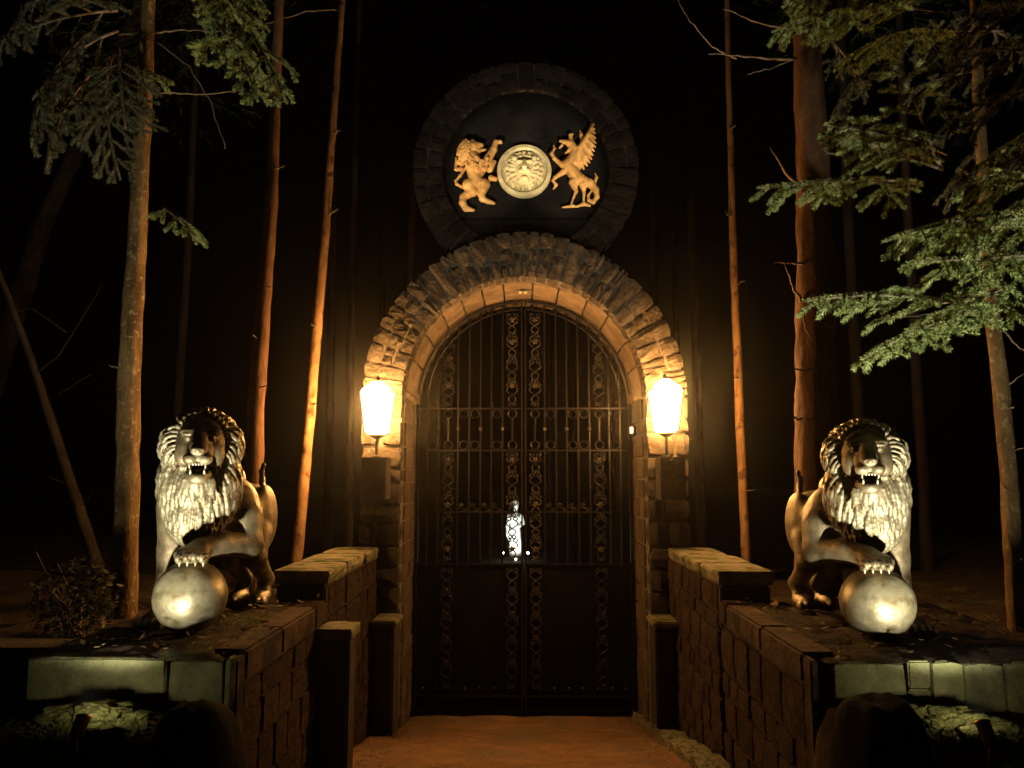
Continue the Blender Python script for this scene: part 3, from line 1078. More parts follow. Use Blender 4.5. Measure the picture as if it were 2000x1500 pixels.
rr2 = random.Random(9)
lion_ch = [
    ([(330, 560, 100), (350, 700, 92), (370, 850, 90)], 0.03),
    ([(440, 640, 75), (400, 720, 80)], 0.035),
    ([(290, 440, 95), (340, 430, 80)], 0.035),
    ([(370, 400, 50), (440, 395, 28)], 0.05), ([(380, 470, 40), (470, 455, 14), (495, 448, 8)], 0.045),
    ([(500, 600, 58), (590, 450, 42), (618, 360, 32), (670, 355, 22), (685, 375, 12)], 0.045),
    ([(540, 690, 45), (600, 600, 25)], 0.03),
    ([(560, 800, 40), (610, 810, 26), (630, 795, 14)], 0.035),
    ([(200, 905, 20), (135, 870, 17), (125, 835, 15), (180, 770, 17), (240, 680, 18)], 0.02),
    ([(190, 690, 30), (130, 690, 22), (125, 640, 16), (135, 560, 12)], 0.02), ([(200, 620, 40), (150, 600, 30), (125, 550, 10)], 0.02),
    ([(290, 890, 88), (330, 960, 65), (220, 1030, 46), (210, 1100, 44), (250, 1170, 40), (340, 1190, 22)], 0.035),
    ([(470, 880, 80), (440, 1000, 46), (450, 1050, 40), (520, 1085, 30), (590, 1105, 22)], 0.035),
]
for k in range(90):          # shaggy mane
    a = rr2.uniform(1.1, 5.3); q = 150 * math.sqrt(rr2.random())
    if q < 60 and math.cos(a) > -0.2:
        continue
    x, y = 285 + math.cos(a) * q * 0.85, 475 - math.sin(a) * q * 0.95
    off = 0.03 + 0.065 * math.sqrt(max(0.0, 1 - (q / 165) ** 2))
    lion_ch.append(([(x, y, 25), (x - rr2.uniform(5, 30), y + rr2.uniform(15, 50), 11)], off, 0.003))
for k in range(34):
    x, y = rr2.uniform(240, 520), rr2.uniform(530, 680)
    lion_ch.append(([(x, y, 22), (x + rr2.uniform(-15, 10), y + 45, 8)], 0.075 + rr2.uniform(0, 0.02), 0.003))
S = relief('lion_relief', lion_ch)
e0 = E(395, 432, 0.075); S.ell(e0, (0.010, 0.012, 0.007), 0.003, cut=True)
o = obj('lion_relief', S.mesh('lion_relief', M['gold']))
tag(o, 'gilded rearing lion relief reaching towards the round medallion', 'relief', 'reliefs on the roundel')

dr_ch = [
    ([(1570, 540, 62), (1480, 640, 72), (1560, 735, 74), (1640, 810, 68), (1760, 860, 54), (1835, 940, 40), (1850, 1030, 30), (1805, 1092, 26), (1748, 1070, 20), (1742, 1010, 15), (1775, 965, 12)], 0.03),
    ([(1560, 560, 60), (1575, 450, 52), (1530, 385, 52)], 0.035),
    ([(1500, 370, 42), (1440, 355, 24), (1405, 345, 20)], 0.04), ([(1420, 400, 18), (1395, 430, 14)], 0.04),
    ([(1540, 430, 36), (1500, 465, 18), (1465, 495, 12)], 0.04),
    ([(1530, 330, 30), (1525, 275, 22), (1550, 265, 14)], 0.035),
    ([(1420, 640, 34), (1330, 560, 24), (1295, 500, 22), (1330, 440, 14), (1320, 400, 10)], 0.04),
    ([(1440, 720, 40), (1340, 790, 22), (1310, 830, 16), (1350, 880, 20), (1320, 930, 12)], 0.04),
    ([(1560, 850, 58), (1595, 960, 22), (1565, 1030, 14), (1535, 1115, 14)], 0.03), ([(1430, 1155, 12), (1560, 1140, 22)], 0.03),
    ([(1680, 880, 55), (1690, 970, 20), (1685, 1100, 14)], 0.03), ([(1590, 1150, 14), (1690, 1115, 24), (1760, 1135, 18)], 0.03),
    ([(1820, 870, 20), (1845, 790, 18), (1825, 740, 7)], 0.025), ([(1800, 850, 14), (1770, 805, 6)], 0.025),
    ([(1690, 360, 40), (1660, 280, 26), (1640, 215, 8)], 0.015),
]
for k in range(13):           # wing feathers fanning from the leading edge
    t = k / 12
    bx, by = 1600 + 190 * t ** 0.8, 560 - 400 * t
    ex, ey = [(1640, 700), (1690, 690), (1730, 650), (1760, 610), (1785, 570), (1800, 520), (1815, 470), (1830, 420), (1835, 370), (1832, 310), (1828, 250), (1822, 200), (1808, 128)][k]
    dr_ch.append(([(bx, by, 40 - 16 * t), ((bx + ex) / 2, (by + ey) / 2, 36 - 14 * t), (ex, ey, 10)], 0.035 + 0.006 * (k % 2), 0.008))
for k in range(7):
    t = k / 6
    dr_ch.append(([(1620 + 170 * t, 600 - 400 * t, 40 - 22 * t), (1660 + 145 * t, 650 - 420 * t, 34 - 20 * t)], 0.022, 0.012))
dr_ch.append(([(1580, 600, 45), (1640, 430, 36), (1740, 270, 26), (1800, 140, 10)], 0.05, 0.008))
S = relief('dragon_relief', dr_ch)
S.ell(E(1490, 365, 0.07), (0.009, 0.01, 0.007), 0.003, cut=True)
o = obj('dragon_relief', S.mesh('dragon_relief', M['gold']))
tag(o, 'gilded winged dragon relief with curled tail beside the medallion', 'relief', 'reliefs on the roundel')

# medallion: rim, dish and a lion's face in relief
mc = at(1024, 330, YD - 0.02); mr = 0.214
med = thing('medallion', 'pale round medallion with a lion face between the two gilded reliefs', 'medallion', tuple(mc), 'reliefs on the roundel')
MB().lathe((mc.x, 0, mc.z), [(mr, YD + 0.06), (mr, YD + 0.012), (mr * 0.985, YD + 0.002), (mr * 0.86, YD - 0.004), (mr * 0.80, YD + 0.008), (mr * 0.7, YD + 0.014), (0.01, YD + 0.014)], 72, axis='y').build('rim_disc', M['ivory'], med, smooth=False)
S = Sdf((mc.x - 0.19, YD - 0.12, mc.z - 0.19), (mc.x + 0.19, YD + 0.05, mc.z + 0.19), 0.0042)
Q = lambda a, b, c: np.array((mc.x + a, YD + 0.014 - c * 0.8, mc.z + b))
S.ell(Q(0, -0.005, 0), (0.135, 0.045, 0.14), 0.01)
S.ell(Q(0, 0.0, 0.035), (0.078, 0.05, 0.098), 0.01)
for s_ in (-1, 1):
    S.ell(Q(s_ * 0.036, 0.047, 0.085), (0.032, 0.022, 0.014), 0.006)
    S.ell(Q(s_ * 0.023, -0.036, 0.10), (0.029, 0.028, 0.022), 0.005)
    S.ell(Q(s_ * 0.034, 0.024, 0.095), (0.016, 0.016, 0.010), 0.003, cut=True)
    S.ell(Q(s_ * 0.075, 0.085, 0.05), (0.022, 0.02, 0.022), 0.004)
S.cone(Q(0, 0.05, 0.085), Q(0, -0.010, 0.118), 0.018, 0.022, 0.006)
S.ell(Q(0, -0.085, 0.08), (0.030, 0.028, 0.016), 0.005)
S.ell(Q(0, -0.064, 0.12), (0.026, 0.03, 0.008), 0.002, cut=True)
rr5 = random.Random(17)
for ring, (q0, q1, cnt) in enumerate(((0.085, 0.125, 18), (0.11, 0.162, 24))):
    for k in range(cnt):
        a = 2 * math.pi * (k + 0.5 * ring + rr5.uniform(-.25, .25)) / cnt + 0.1
        sw = 0.22 * math.cos(a) + rr5.uniform(-0.1, 0.1)
        S.chain([(Q(math.cos(a) * q0, math.sin(a) * q0, 0.045 - 0.015 * ring), 0.016), (Q(math.cos(a + sw * .3) * (q0 + q1) / 2, math.sin(a + sw * .3) * (q0 + q1) / 2, 0.045 - 0.02 * ring), 0.014),
                 (Q(math.cos(a - sw) * q1, math.sin(a - sw) * q1, 0.008), 0.006)], 0.008)
obj('lion_face', S.mesh('lion_face', M['ivory']), med)

# ------------------------------------------------------------------ iron gate
PG = 0.00424            # metres per photo pixel in the gate plane


def gz(y):
    return at(1022, y, YG).z


Z1, Z2 = gz(798), gz(880)
ZB = 0.09
ZSOLID = gz(1102)


def arch_top(x, r=RI - 0.03):
    return AZ + math.sqrt(max(0.0, r * r - (x - AX) ** 2))


RING_ME = None


def curve_pts(kind, w, hgt):
    P = []
    if kind == 'S':
        n = 26
        for i in range(n + 1):
            t = i / n
            P.append((w * math.sin(2 * math.pi * t) * 0.9, (t - 0.5) * hgt))
        r0 = w * 0.55
        head = []
        for i in range(14):
            a = -i / 13 * 1.6 * math.pi
            rr = r0 * (1 - i / 13 * 0.75)
            head.append((P[0][0] + r0 - rr * math.cos(a), P[0][1] + rr * math.sin(a)))
        tail = [(-x, -z) for x, z in head]
        P = head[::-1] + P + tail
    return P


def iron_mesh(name, pts2, rad=0.0055, n=5):
    mb = MB().tube([(x, 0, z) for x, z in pts2], rad, n, up=(0, 1, 0))
    return mesh(name, mb.v, mb.f, True, M['iron'])


SCROLL = iron_mesh('scroll', curve_pts('S', 0.042, 0.15))
SCROLL_M = iron_mesh('scroll_mirrored', [(-x, z) for x, z in curve_pts('S', 0.042, 0.15)])
SMALL_SCROLL = iron_mesh('small_scroll', [(x * 0.55, z * 0.5) for x, z in curve_pts('S', 0.06, 0.10)], 0.0045)
RING = iron_mesh('ring', [(0.034 * math.cos(a), 0.034 * math.sin(a)) for a in np.linspace(0, 2 * math.pi, 21)], 0.0055)
mbf = MB()
for k in range(5):
    a = 2 * math.pi * k / 5
    i = len(mbf.v)
    bm = bmesh.new(); bmesh.ops.create_icosphere(bm, subdivisions=1, radius=1)
    for v in bm.verts:
        q = Vector((v.co.x * 0.019 + 0.019, v.co.y * 0.006, v.co.z * 0.012))
        mbf.v.append((q.x * math.cos(a) - q.z * math.sin(a), q.y, q.x * math.sin(a) + q.z * math.cos(a)))
    bm.verts.index_update()
    for fc in bm.faces:
        mbf.f.append([i + v.index for v in fc.verts])
    bm.free()
mbf.lathe((0, 0, 0), [(0.002, -0.014), (0.008, -0.012), (0.009, 0.0)], 8, axis='y')
FLOWER = mesh('flower', mbf.v, mbf.f, True, M['iron_flower'])
mbf = MB().lathe((0, 0, 0), [(0.003, -0.02), (0.013, -0.012), (0.017, 0), (0.013, 0.012), (0.003, 0.02)], 10)
KNOB = mesh('knob', mbf.v, mbf.f, True, M['iron_flower'])
T3 = lambda x, z, dy=0.0: Matrix.Translation((x, YG + dy, z))

for s, side in ((-1, 'left'), (1, 'right')):
    g = thing('gate_leaf', 'black wrought iron gate leaf with scrolls and flowers, on the %s side' % side, 'gate', (AX + s * 0.45, YG, 0.06), 'leaves of the iron gate')
    X = lambda o_: AX + s * o_ * PG
    # frame: meeting stile, hinge stile, curved head, rails
    MB().box((min(X(2.0), X(5.2)), YG - 0.018, ZB), (max(X(2.0), X(5.2)), YG + 0.018, arch_top(X(4)))).build('meeting_stile', M['iron'], g)
    xh = X(206)
    MB().box((xh - 0.012, YG - 0.014, ZB), (xh + 0.012, YG + 0.014, arch_top(xh))).build('hinge_stile', M['iron'], g)
    th = [(math.pi / 2 - s * a) for a in np.linspace(0.03, 1.48, 26)]
    MB().tube([polar(AC, RI - 0.035, t, YG) for t in th], 0.012, 6).build('arched_head', M['iron'], g)
    MB().tube([polar(AC, RI - 0.10, t, YG) for t in th], 0.007, 6).build('arched_head', M['iron'], g)
    for zr in (Z1, Z2, gz(1000), ZB + 0.14, ZSOLID):
        xa, xb = sorted((X(5.4), X(205)))
        MB().box((xa, YG - 0.012, zr - 0.0065), (xb, YG + 0.012, zr + 0.0065)).build('rail', M['iron'], g)
    # bars
    for o_ in (41, 63, 84, 106, 128, 166, 187):
        xx = X(o_)
        ztop = arch_top(xx, RI - 0.035)
        MB().box((xx - 0.0065, YG - 0.0065, ZSOLID - 0.02), (xx + 0.0065, YG + 0.0065, ztop)).build('bar', M['iron'], g)
    for o_ in (22, 147):
        xx = X(o_)
        MB().box((xx - 0.0075, YG - 0.0075, Z2 + 0.075), (xx + 0.0075, YG + 0.0075, Z1 - 0.075)).build('bar', M['iron'], g)
    # rings and knobs between the two rails
    for o_ in (22, 52, 95, 147, 187 - 10, 117):
        obj('ring', RING, g, T3(X(o_ + 0), Z1 - 0.045, -0.004)); obj('ring', RING, g, T3(X(o_), Z2 + 0.045, -0.004))
    for o_ in (41, 84, 128, 166):
        obj('knob', KNOB, g, T3(X(o_), gz(838), -0.005))
    # two panels of scrolls and flowers
    for c_, flowers in ((22.5, (625, 668, 753, 898, 985, 1072)), (147, (700, 753, 898, 985, 1072))):
        xc = X(c_)
        top = arch_top(xc) - 0.1
        for fy in flowers:
            obj('flower', FLOWER, g, T3(xc, gz(fy), -0.012) @ Matrix.Scale(0.75, 4) @ Matrix.Rotation(rnd.uniform(0, 1), 4, 'Y'))
        spans = [(Z1 + 0.02, top), (ZSOLID + 0.03, Z2 - 0.02), (ZB + 0.2, ZSOLID - 0.03)]
        for a, b in spans:
            n = max(1, int((b - a) / 0.165))
            for k in range(n):
                z = a + (k + 0.5) * (b - a) / n
                B = Matrix.Diagonal((1, 1, (b - a) / n / 0.19, 1))
                dy = -0.012 if b < ZSOLID else 0.0
                obj('scroll', SCROLL, g, T3(xc - 0.008, z, dy) @ B)
                obj('scroll', SCROLL_M, g, T3(xc + 0.008, z, dy - 0.006) @ B)
    # small scrolls in the band below mid height and along the head
    for o_ in (52, 73, 95, 117):
        obj('small_scroll', SMALL_SCROLL, g, T3(X(o_), gz(992), 0))
    for a in np.linspace(0.1, 1.4, 12):
        t = math.pi / 2 - s * a
        p = polar(AC, RI - 0.068, t, YG)
        obj('small_scroll', SMALL_SCROLL, g, Matrix.Translation(p) @ Matrix.Rotation(-t, 4, 'Y'))
    # sheet iron backing in the lower part, with a row of studs
    xa, xb = sorted((X(5.3), X(204)))
    MB().box((xa, YG + 0.016, ZB + 0.005), (xb, YG + 0.024, ZSOLID - 0.01)).build('sheet_panel', M['plate'], g)
    for o_ in (30, 57, 84, 111, 138, 165, 190):
        obj('stud', KNOB, g, T3(X(o_), gz(1345), 0.004) @ Matrix.Scale(0.6, 4))

# floor stop / hinge pin and catch
catch = thing('gate_catch', 'small metal catch with two shiny bolts under the crown of the arch', 'catch', (AX, 6.0, 3.40))
pz = at(1021, 566, 6.0).z
MB().box((AX - 0.075, 5.95, pz - 0.02), (AX + 0.07, 5.99, pz + 0.045), ).build('bracket', M['soffit'], catch, bevel=0.004)
for dx in (-0.022, 0.02):
    MB().lathe((AX + dx - 0.004, 5.935, pz - 0.035), [(0.002, -0.015), (0.013, -0.009), (0.016, 0.0), (0.013, 0.009), (0.002, 0.015)], 12).build('bolt', M['tooth'], catch, True)
tagp = at(1234, 840, 6.02)
ic = thing('jamb_plate', 'small glowing button plate on the right jamb beside the gate', 'button', tuple(tagp))
MB().box((tagp.x - 0.012, tagp.y, tagp.z - 0.026), (tagp.x + 0.012, tagp.y + 0.03, tagp.z + 0.026)).build('lit_plate', M['bright_plate'], ic, bevel=0.003)
MB().box((tagp.x - 0.02, tagp.y + 0.032, tagp.z - 0.036), (RI + AX + 0.01, tagp.y + 0.045, tagp.z + 0.036)).build('bracket', M['lamp_black'], ic)

# ------------------------------------------------------------------ lanterns on the piers
for s, side, px, py in ((-1, 'left', 737, 812), (1, 'right', 1300, 808)):
    yl = 5.445
    c = at(px, py, yl)
    ln = thing('wall_lantern', 'glowing iron lantern on a stone bracket on the %s pier' % side, 'lantern', (c.x, yl, c.z - 0.35), 'lanterns on the arch piers')
    top, bot = 0.17, -0.13
    V = []; w0, w1 = 0.068, 0.102
    for z, w in ((bot, w0), (top, w1)):
        V += [(c.x - w, yl - w, c.z + z), (c.x + w, yl - w, c.z + z), (c.x + w, yl + w, c.z + z), (c.x - w, yl + w, c.z + z)]
    quads = ((0, 1, 5, 4), (1, 2, 6, 5), (2, 3, 7, 6), (3, 0, 4, 7))
    for q in quads:
        vv = [V[i] for i in q]
        obj('pane', mesh('pane', vv, [(0, 1, 2, 3)], False, M['glow']), ln)
    mb = MB()
    for k in range(4):
        a, b = Vector(V[k]), Vector(V[k + 4])
        o_ = Vector((math.copysign(0.006, a.x - c.x), math.copysign(0.006, a.y - yl), 0))
        mb.tube([a + o_, b + o_], 0.006, 4)
    for z, w in ((bot, w0 + 0.006), (top, w1 + 0.006)):
        q = [Vector((c.x + sx * w, yl + sy * w, c.z + z)) for sx, sy in ((-1, -1), (1, -1), (1, 1), (-1, 1), (-1, -1))]
        mb.tube(q, 0.007, 4)
    mb.build('cage', M['lamp_black'], ln)
    V2 = [V[k] for k in range(4, 8)] + [(c.x + sx * 0.028, yl + sy * 0.028, c.z + top + 0.075) for sx, sy in ((-1, -1), (1, -1), (1, 1), (-1, 1))]
    V2 = [(q[0], q[1], q[2] + (0.004 if i < 4 else 0)) for i, q in enumerate(V2)]
    obj('glow_roof', mesh('glow_roof', V2, [(0, 1, 5, 4), (1, 2, 6, 5), (2, 3, 7, 6), (3, 0, 4, 7)], False, M['glow']), ln)  # glowing roof added to enlarge the lantern's blown-out glare
    MB().lathe((c.x, yl, c.z + top + 0.076), [(0.040, 0), (0.036, 0.01), (0.012, 0.018), (0.014, 0.032), (0.003, 0.05)], 8).build('cap', M['lamp_black'], ln)
    MB().lathe((c.x, yl, c.z + bot - 0.04), [(0.012, 0), (0.03, 0.01), (0.07, 0.032)], 8).build('base', M['lamp_black'], ln)
    zb = at(px, 893, yl).z
    MB().lathe((c.x, yl, zb), [(0.03, 0), (0.03, 0.008), (0.011, 0.014), (0.011, c.z + bot - 0.038 - zb)], 10).build('stem', M['lamp_black'], ln)
    cx = c.x + (0.0 if s < 0 else 0.03)
    MB().box((cx - 0.09, yl - 0.09, zb - 0.30), (cx + 0.085, YF - 0.03, zb - 0.002)).build('bracket_block', M['dark_stone'], ln, bevel=0.008)

# ------------------------------------------------------------------ garden spotlights at the pedestals
def aim(o, target):
    d = Vector(target) - Vector(o.location)
    o.rotation_euler = d.to_track_quat('-Z', 'Y').to_euler()


for s, side, px, py in ((-1, 'left', 157, 1416), (1, 'right', 1925, 1427)):
    b = at(px, py, 2.47)
    zg = ground_z(b.x, b.y)
    b.z = max(b.z, zg + 0.04)
    sp = thing('garden_spotlight', 'small brass ground spotlight in the moss before the %s lion' % side, 'spotlight', (b.x, b.y, zg), 'ground spotlights below the lions')
    ax = Vector((0, 0.62, 0.78)).normalized()
    cc = Vector(b)
    mb = MB().tube([cc - ax * 0.04, cc - ax * 0.035, cc + ax * 0.022, cc + ax * 0.026], [0.010, 0.02, 0.022, 0.025], 14)
    mb.build('housing', M['brass'], sp, True)
    MB().tube([(b.x, b.y, zg - 0.05), cc - ax * 0.03], 0.006, 6).build('spike', M['brass'], sp)
    MB().tube([cc + ax * 0.0262, cc + ax * 0.0275], 0.019, 14).build('lens', M['spot_lens'], sp)
    ld = bpy.data.lights.new('spot_beam', 'SPOT')
    ld.energy = SPOT_W; ld.color = (1.0, 0.93, 0.66); ld.spot_size = RAD(122); ld.spot_blend = 1.0; ld.shadow_soft_size = 0.015
    lo = bpy.data.objects.new('spot_beam', ld)
    lo.location = cc + ax * 0.04
    aim(lo, (lo.location.x + s * 0.16, lo.location.y + 0.42, lo.location.z + 0.92))
    COL.objects.link(lo)
    # narrow beam on the reliefs
    ld = bpy.data.lights.new('relief_beam', 'SPOT')
    ld.energy = EMBLEM_W; ld.color = (1.0, 0.80, 0.50); ld.spot_size = RAD(9.5); ld.spot_blend = 0.6; ld.shadow_soft_size = 0.012
    lo = bpy.data.objects.new('relief_beam', ld)
    lo.location = cc + ax * 0.041 + Vector((-s * 0.01, 0, 0))
    aim(lo, (0.03 + s * 0.27, YD, 4.36))
    COL.objects.link(lo)

# ------------------------------------------------------------------ far statue beyond the gate
SD = 19.0
sx = at(1006, 1000, SD).x
k_ = SD / F
st = thing('marble_statue', 'floodlit white statue of a draped figure far beyond the gate', 'statue', (sx, SD, 0.05))
zb_ = at(1006, 1086, SD).z
S = Sdf((sx - 0.45, SD - 0.35, zb_ - 0.02), (sx + 0.45, SD + 0.35, zb_ + 1.6), 0.014)
B_ = lambda x, y, d=0.0: np.array((sx + x, SD + d, zb_ + y))
S.ell(B_(0.02, 1.23), (0.085, 0.10, 0.12), 0.03)
S.ell(B_(0.02, 1.30, 0.03), (0.10, 0.11, 0.09), 0.02)
S.cone(B_(0.015, 1.12), B_(0.01, 1.02), 0.05, 0.07, 0.03)
S.ell(B_(0, 0.92), (0.19, 0.13, 0.16), 0.04)
S.ell(B_(-0.07, 0.93, -0.1), (0.07, 0.06, 0.06), 0.03); S.ell(B_(0.08, 0.93, -0.1), (0.07, 0.06, 0.06), 0.03)
S.chain([(B_(-0.19, 0.98), 0.055), (B_(-0.24, 0.72), 0.048), (B_(-0.22, 0.52, -0.08), 0.05), (B_(-0.19, 0.42, -0.1), 0.035)], 0.03)
S.chain([(B_(0.2, 0.98), 0.055), (B_(0.25, 0.80), 0.045), (B_(0.12, 0.72, -0.14), 0.04)], 0.03)
S.chain([(B_(0, 0.8), 0.15), (B_(0, 0.55), 0.165), (B_(0.02, 0.25), 0.15), (B_(0.03, 0.05), 0.17)], 0.04)
for k in range(9):
    a = -1.3 + 2.6 * k / 8
    S.cone(B_(0.15 * math.sin(a), 0.62, -0.15 * math.cos(a)), B_(0.17 * math.sin(a) + 0.02, 0.02, -0.165 * math.cos(a)), 0.018, 0.028, 0.012)
obj('figure', S.mesh('figure', M['marble']), st)
MB().box((sx - 0.3, SD - 0.3, -0.05), (sx + 0.3, SD + 0.3, zb_)).build('plinth', M['dark_stone'], st, bevel=0.02)
for px, py, nm in ((982, 1080, 'left'), (1031, 1080, 'right'), (1007, 1092, 'middle')):
    c = at(px, py, 17.9)
    lt = thing('ground_lamp', 'tiny white %s lamp of the three before the far statue' % nm, 'lamp', (c.x, c.y, 0.0), 'lamps round the far statue')
    bm = bmesh.new(); bmesh.ops.create_icosphere(bm, subdivisions=2, radius=0.026)
    for v in bm.verts:
        v.co += c
    me = bpy.data.meshes.new('bulb'); bm.to_mesh(me); bm.free(); me.materials.append(M['white_lamp'])
    obj('bulb', me, lt)
    MB().tube([(c.x, c.y, -0.1), (c.x, c.y, c.z - 0.027)], 0.012, 6).build('stem', M['lamp_black'], lt)
ld = bpy.data.lights.new('statue_beam', 'SPOT')
ld.energy = STATUE_W; ld.color = (0.95, 1.0, 0.88); ld.spot_size = RAD(70); ld.spot_blend = 0.5; ld.shadow_soft_size = 0.03
lo = bpy.data.objects.new('statue_beam', ld)
st.scale = (0.8, 0.85, 1.0)
lo.location = at(1007, 1091, 17.88) + Vector((0, 0.0, 0.04)); aim(lo, (sx, SD, zb_ + 0.75)); COL.objects.link(lo)


# ------------------------------------------------------------------ trees
def trunk_mesh(name, path, kind, seed, seg=0.09, n=14, knots=5, rough=0.085):
    """path: (Vector, radius) control points from the foot up"""
    rr = random.Random(seed)
    pts = []; rad = []
    for (a, ra), (b, rb) in zip(path[:-1], path[1:]):
        m = max(2, int((b - a).length / seg))
        for i in range(m):
            t = i / m
            pts.append(a.lerp(b, t)); rad.append(ra + (rb - ra) * t)
    pts.append(path[-1][0]); rad.append(path[-1][1])
    V = []; Fc = []
    for k, p in enumerate(pts):
        wob = Vector((fbm((seed, p.z * 0.6, 0)), fbm((seed + 9, p.z * 0.6, 4)), 0)) * 0.010
        bump = 1.0 + 0.10 * max(0, fbm((seed, p.z * 2.3, 7)))
        for s in range(n):
            w = 2 * math.pi * s / n
            r = rad[k] * bump * (1 + rough * 2.0 * fbm((math.cos(w) * 2.2 + seed, math.sin(w) * 2.2, p.z * 6)))
            V.append(p + wob + Vector((math.cos(w) * r, math.sin(w) * r, 0)))
    for k in range(len(pts) - 1):
        for s in range(n):
            s2 = (s + 1) % n
            Fc.append((k * n + s, k * n + s2, (k + 1) * n + s2, (k + 1) * n + s))
    Fc = np.array(Fc)
    return np_mesh(name, [tuple(v) for v in V], Fc, M[kind], True)


def spruce_branch(seed, L, needle='needle', droop=0.25, dens=1.0, ndl=0.025, spread=0.42):
    """wood and needle meshes of a branch along +X with its flat side up; ends at x = L"""
    rr = random.Random(seed); nr = np.random.RandomState(seed)
    wood = MB(); NV = []
    def curve(p, d, l, dr, n=7):
        pts = [Vector(p)]; d = Vector(d).normalized()
        for i in range(n):
            d = (d + Vector((rr.uniform(-.06, .06), rr.uniform(-.06, .06), -dr / n + rr.uniform(-.05, .05)))).normalized()
            pts.append(pts[-1] + d * (l / n))
        return pts
    def needles(pts, r=1.0):
        P = np.array([list(p) for p in pts])
        seg = np.diff(P, axis=0); ln = np.sqrt((seg ** 2).sum(1)); tot = ln.sum()
        n = int(tot / 0.00065 * dens * r)
        if n < 2:
            return
        u = np.sort(nr.rand(n)) * tot
        cs = np.concatenate([[0], np.cumsum(ln)])
        k = np.clip(np.searchsorted(cs, u, 'right') - 1, 0, len(seg) - 1)
        base = P[k] + seg[k] * ((u - cs[k]) / ln[k])[:, None]
        t = seg[k] / ln[k][:, None]
        rv = nr.randn(n, 3); rv[:, 2] = rv[:, 2] * 0.8 + 0.25
        rv -= t * (rv * t).sum(1)[:, None]
        rv /= np.sqrt((rv ** 2).sum(1))[:, None] + 1e-9
        end_f = 1.0 - 0.45 * np.clip((u / tot - 0.8) / 0.2, 0, 1)
        d = t * 0.75 + rv * 0.75
        d /= np.sqrt((d ** 2).sum(1))[:, None]
        lngt = ndl * nr.uniform(0.7, 1.15, n) * end_f
        side = np.cross(d, nr.randn(n, 3)); side /= np.sqrt((side ** 2).sum(1))[:, None] + 1e-9
        w = 0.0017
        a = base + side * w; b = base - side * w; c = base + d * lngt[:, None]
        NV.append(np.stack([a, b, c], 1).reshape(-1, 3))
    main = curve((0, 0, 0), (1, 0, droop * 0.5), L, droop, 10)
    wood.tube(main, [0.009 * (1 - i / 11) + 0.0022 for i in range(11)], 5)
    needles(main[4:])
    m = max(6, int(L / 0.068))
    for i in range(m):
        t = 0.14 + 0.84 * i / m
        k = min(9, int(t * 10)); p = main[k].lerp(main[k + 1], t * 10 - k)
        ax = (main[k + 1] - main[k]).normalized()
        sd = 1 if i % 2 else -1
        l = L * spread * (1 - t) ** 0.75 * min(1, 0.35 + t * 2.2) * rr.uniform(0.65, 1.15) + 0.05
        d = ax * 0.75 + Vector((0, sd * 0.8, rr.uniform(-0.35, 0.2)))
        c = curve(p, d, l, 0.35 + rr.uniform(-.15, .35), 6)
        wood.tube(c, [0.0035 * (1 - q / 7) + 0.001 for q in range(7)], 4)
        bare = 1 if t < 0.4 else 0
        needles(c[bare:])
        ms = int(l / 0.075)
        for j in range(ms):
            tt = 0.25 + 0.7 * (j + rr.random() * 0.5) / max(1, ms)
            k2 = min(5, int(tt * 6)); p2 = c[k2].lerp(c[k2 + 1], tt * 6 - k2)
            a2 = (c[k2 + 1] - c[k2]).normalized()
            s2 = 1 if j % 2 else -1
            d2 = a2 * 0.8 + a2.cross(Vector((0, 0, 1))) * s2 * 0.7 + Vector((0, 0, rr.uniform(-.3, .1)))
            c2 = curve(p2, d2, l * 0.42 * (1 - tt * 0.5) + 0.02, 0.3, 4)
            wood.tube(c2, [0.0018, 0.0016, 0.0014, 0.0012, 0.001], 4)
            needles(c2)
    W = mesh('branch', wood.v, wood.f, True, M['twig'])
    NV = np.concatenate(NV)
    N = np_mesh('needles', NV, np.arange(len(NV)).reshape(-1, 3), M[needle])
    return W, N


def place_branch(tree, start, tip, seed, roll=0.0, **kw):
    a = at(*start); b = at(*tip)
    d = b - a; L = d.length
    W, N = spruce_branch(seed, L, **kw)
    x = d.normalized(); z = Vector((0, 0, 1)) - x * x.z
    if z.length < 0.2:
        z = Vector((0, -1, 0)) - x * x.dot(Vector((0, -1, 0)))
    z.normalize(); y = z.cross(x)
    B = Matrix((x, y, z)).transposed().to_4x4()
    B = Matrix.Translation(a) @ B @ Matrix.Rotation(roll, 4, 'X')
    br = obj('branch', W, tree, B)
    nd = bpy.data.objects.new('needles', N)
    COL.objects.link(nd); nd.parent = br
    return br


def dead_branch(tree, pts, r0=0.008, r1=0.002, kind='twig'):
    P = [at(*p) for p in pts]
    Q = []
    rr = random.Random(int(pts[0][0]))
    for a, b in zip(P[:-1], P[1:]):
        for i in range(6):
            Q.append(a.lerp(b, i / 6) + Vector([rr.uniform(-.006, .006) for _ in range(3)]))
    Q.append(P[-1])
    n = len(Q)
    return MB().tube(Q, [r0 + (r1 - r0) * i / (n - 1) for i in range(n)], 6).build('dead_branch', M[kind], tree, True)


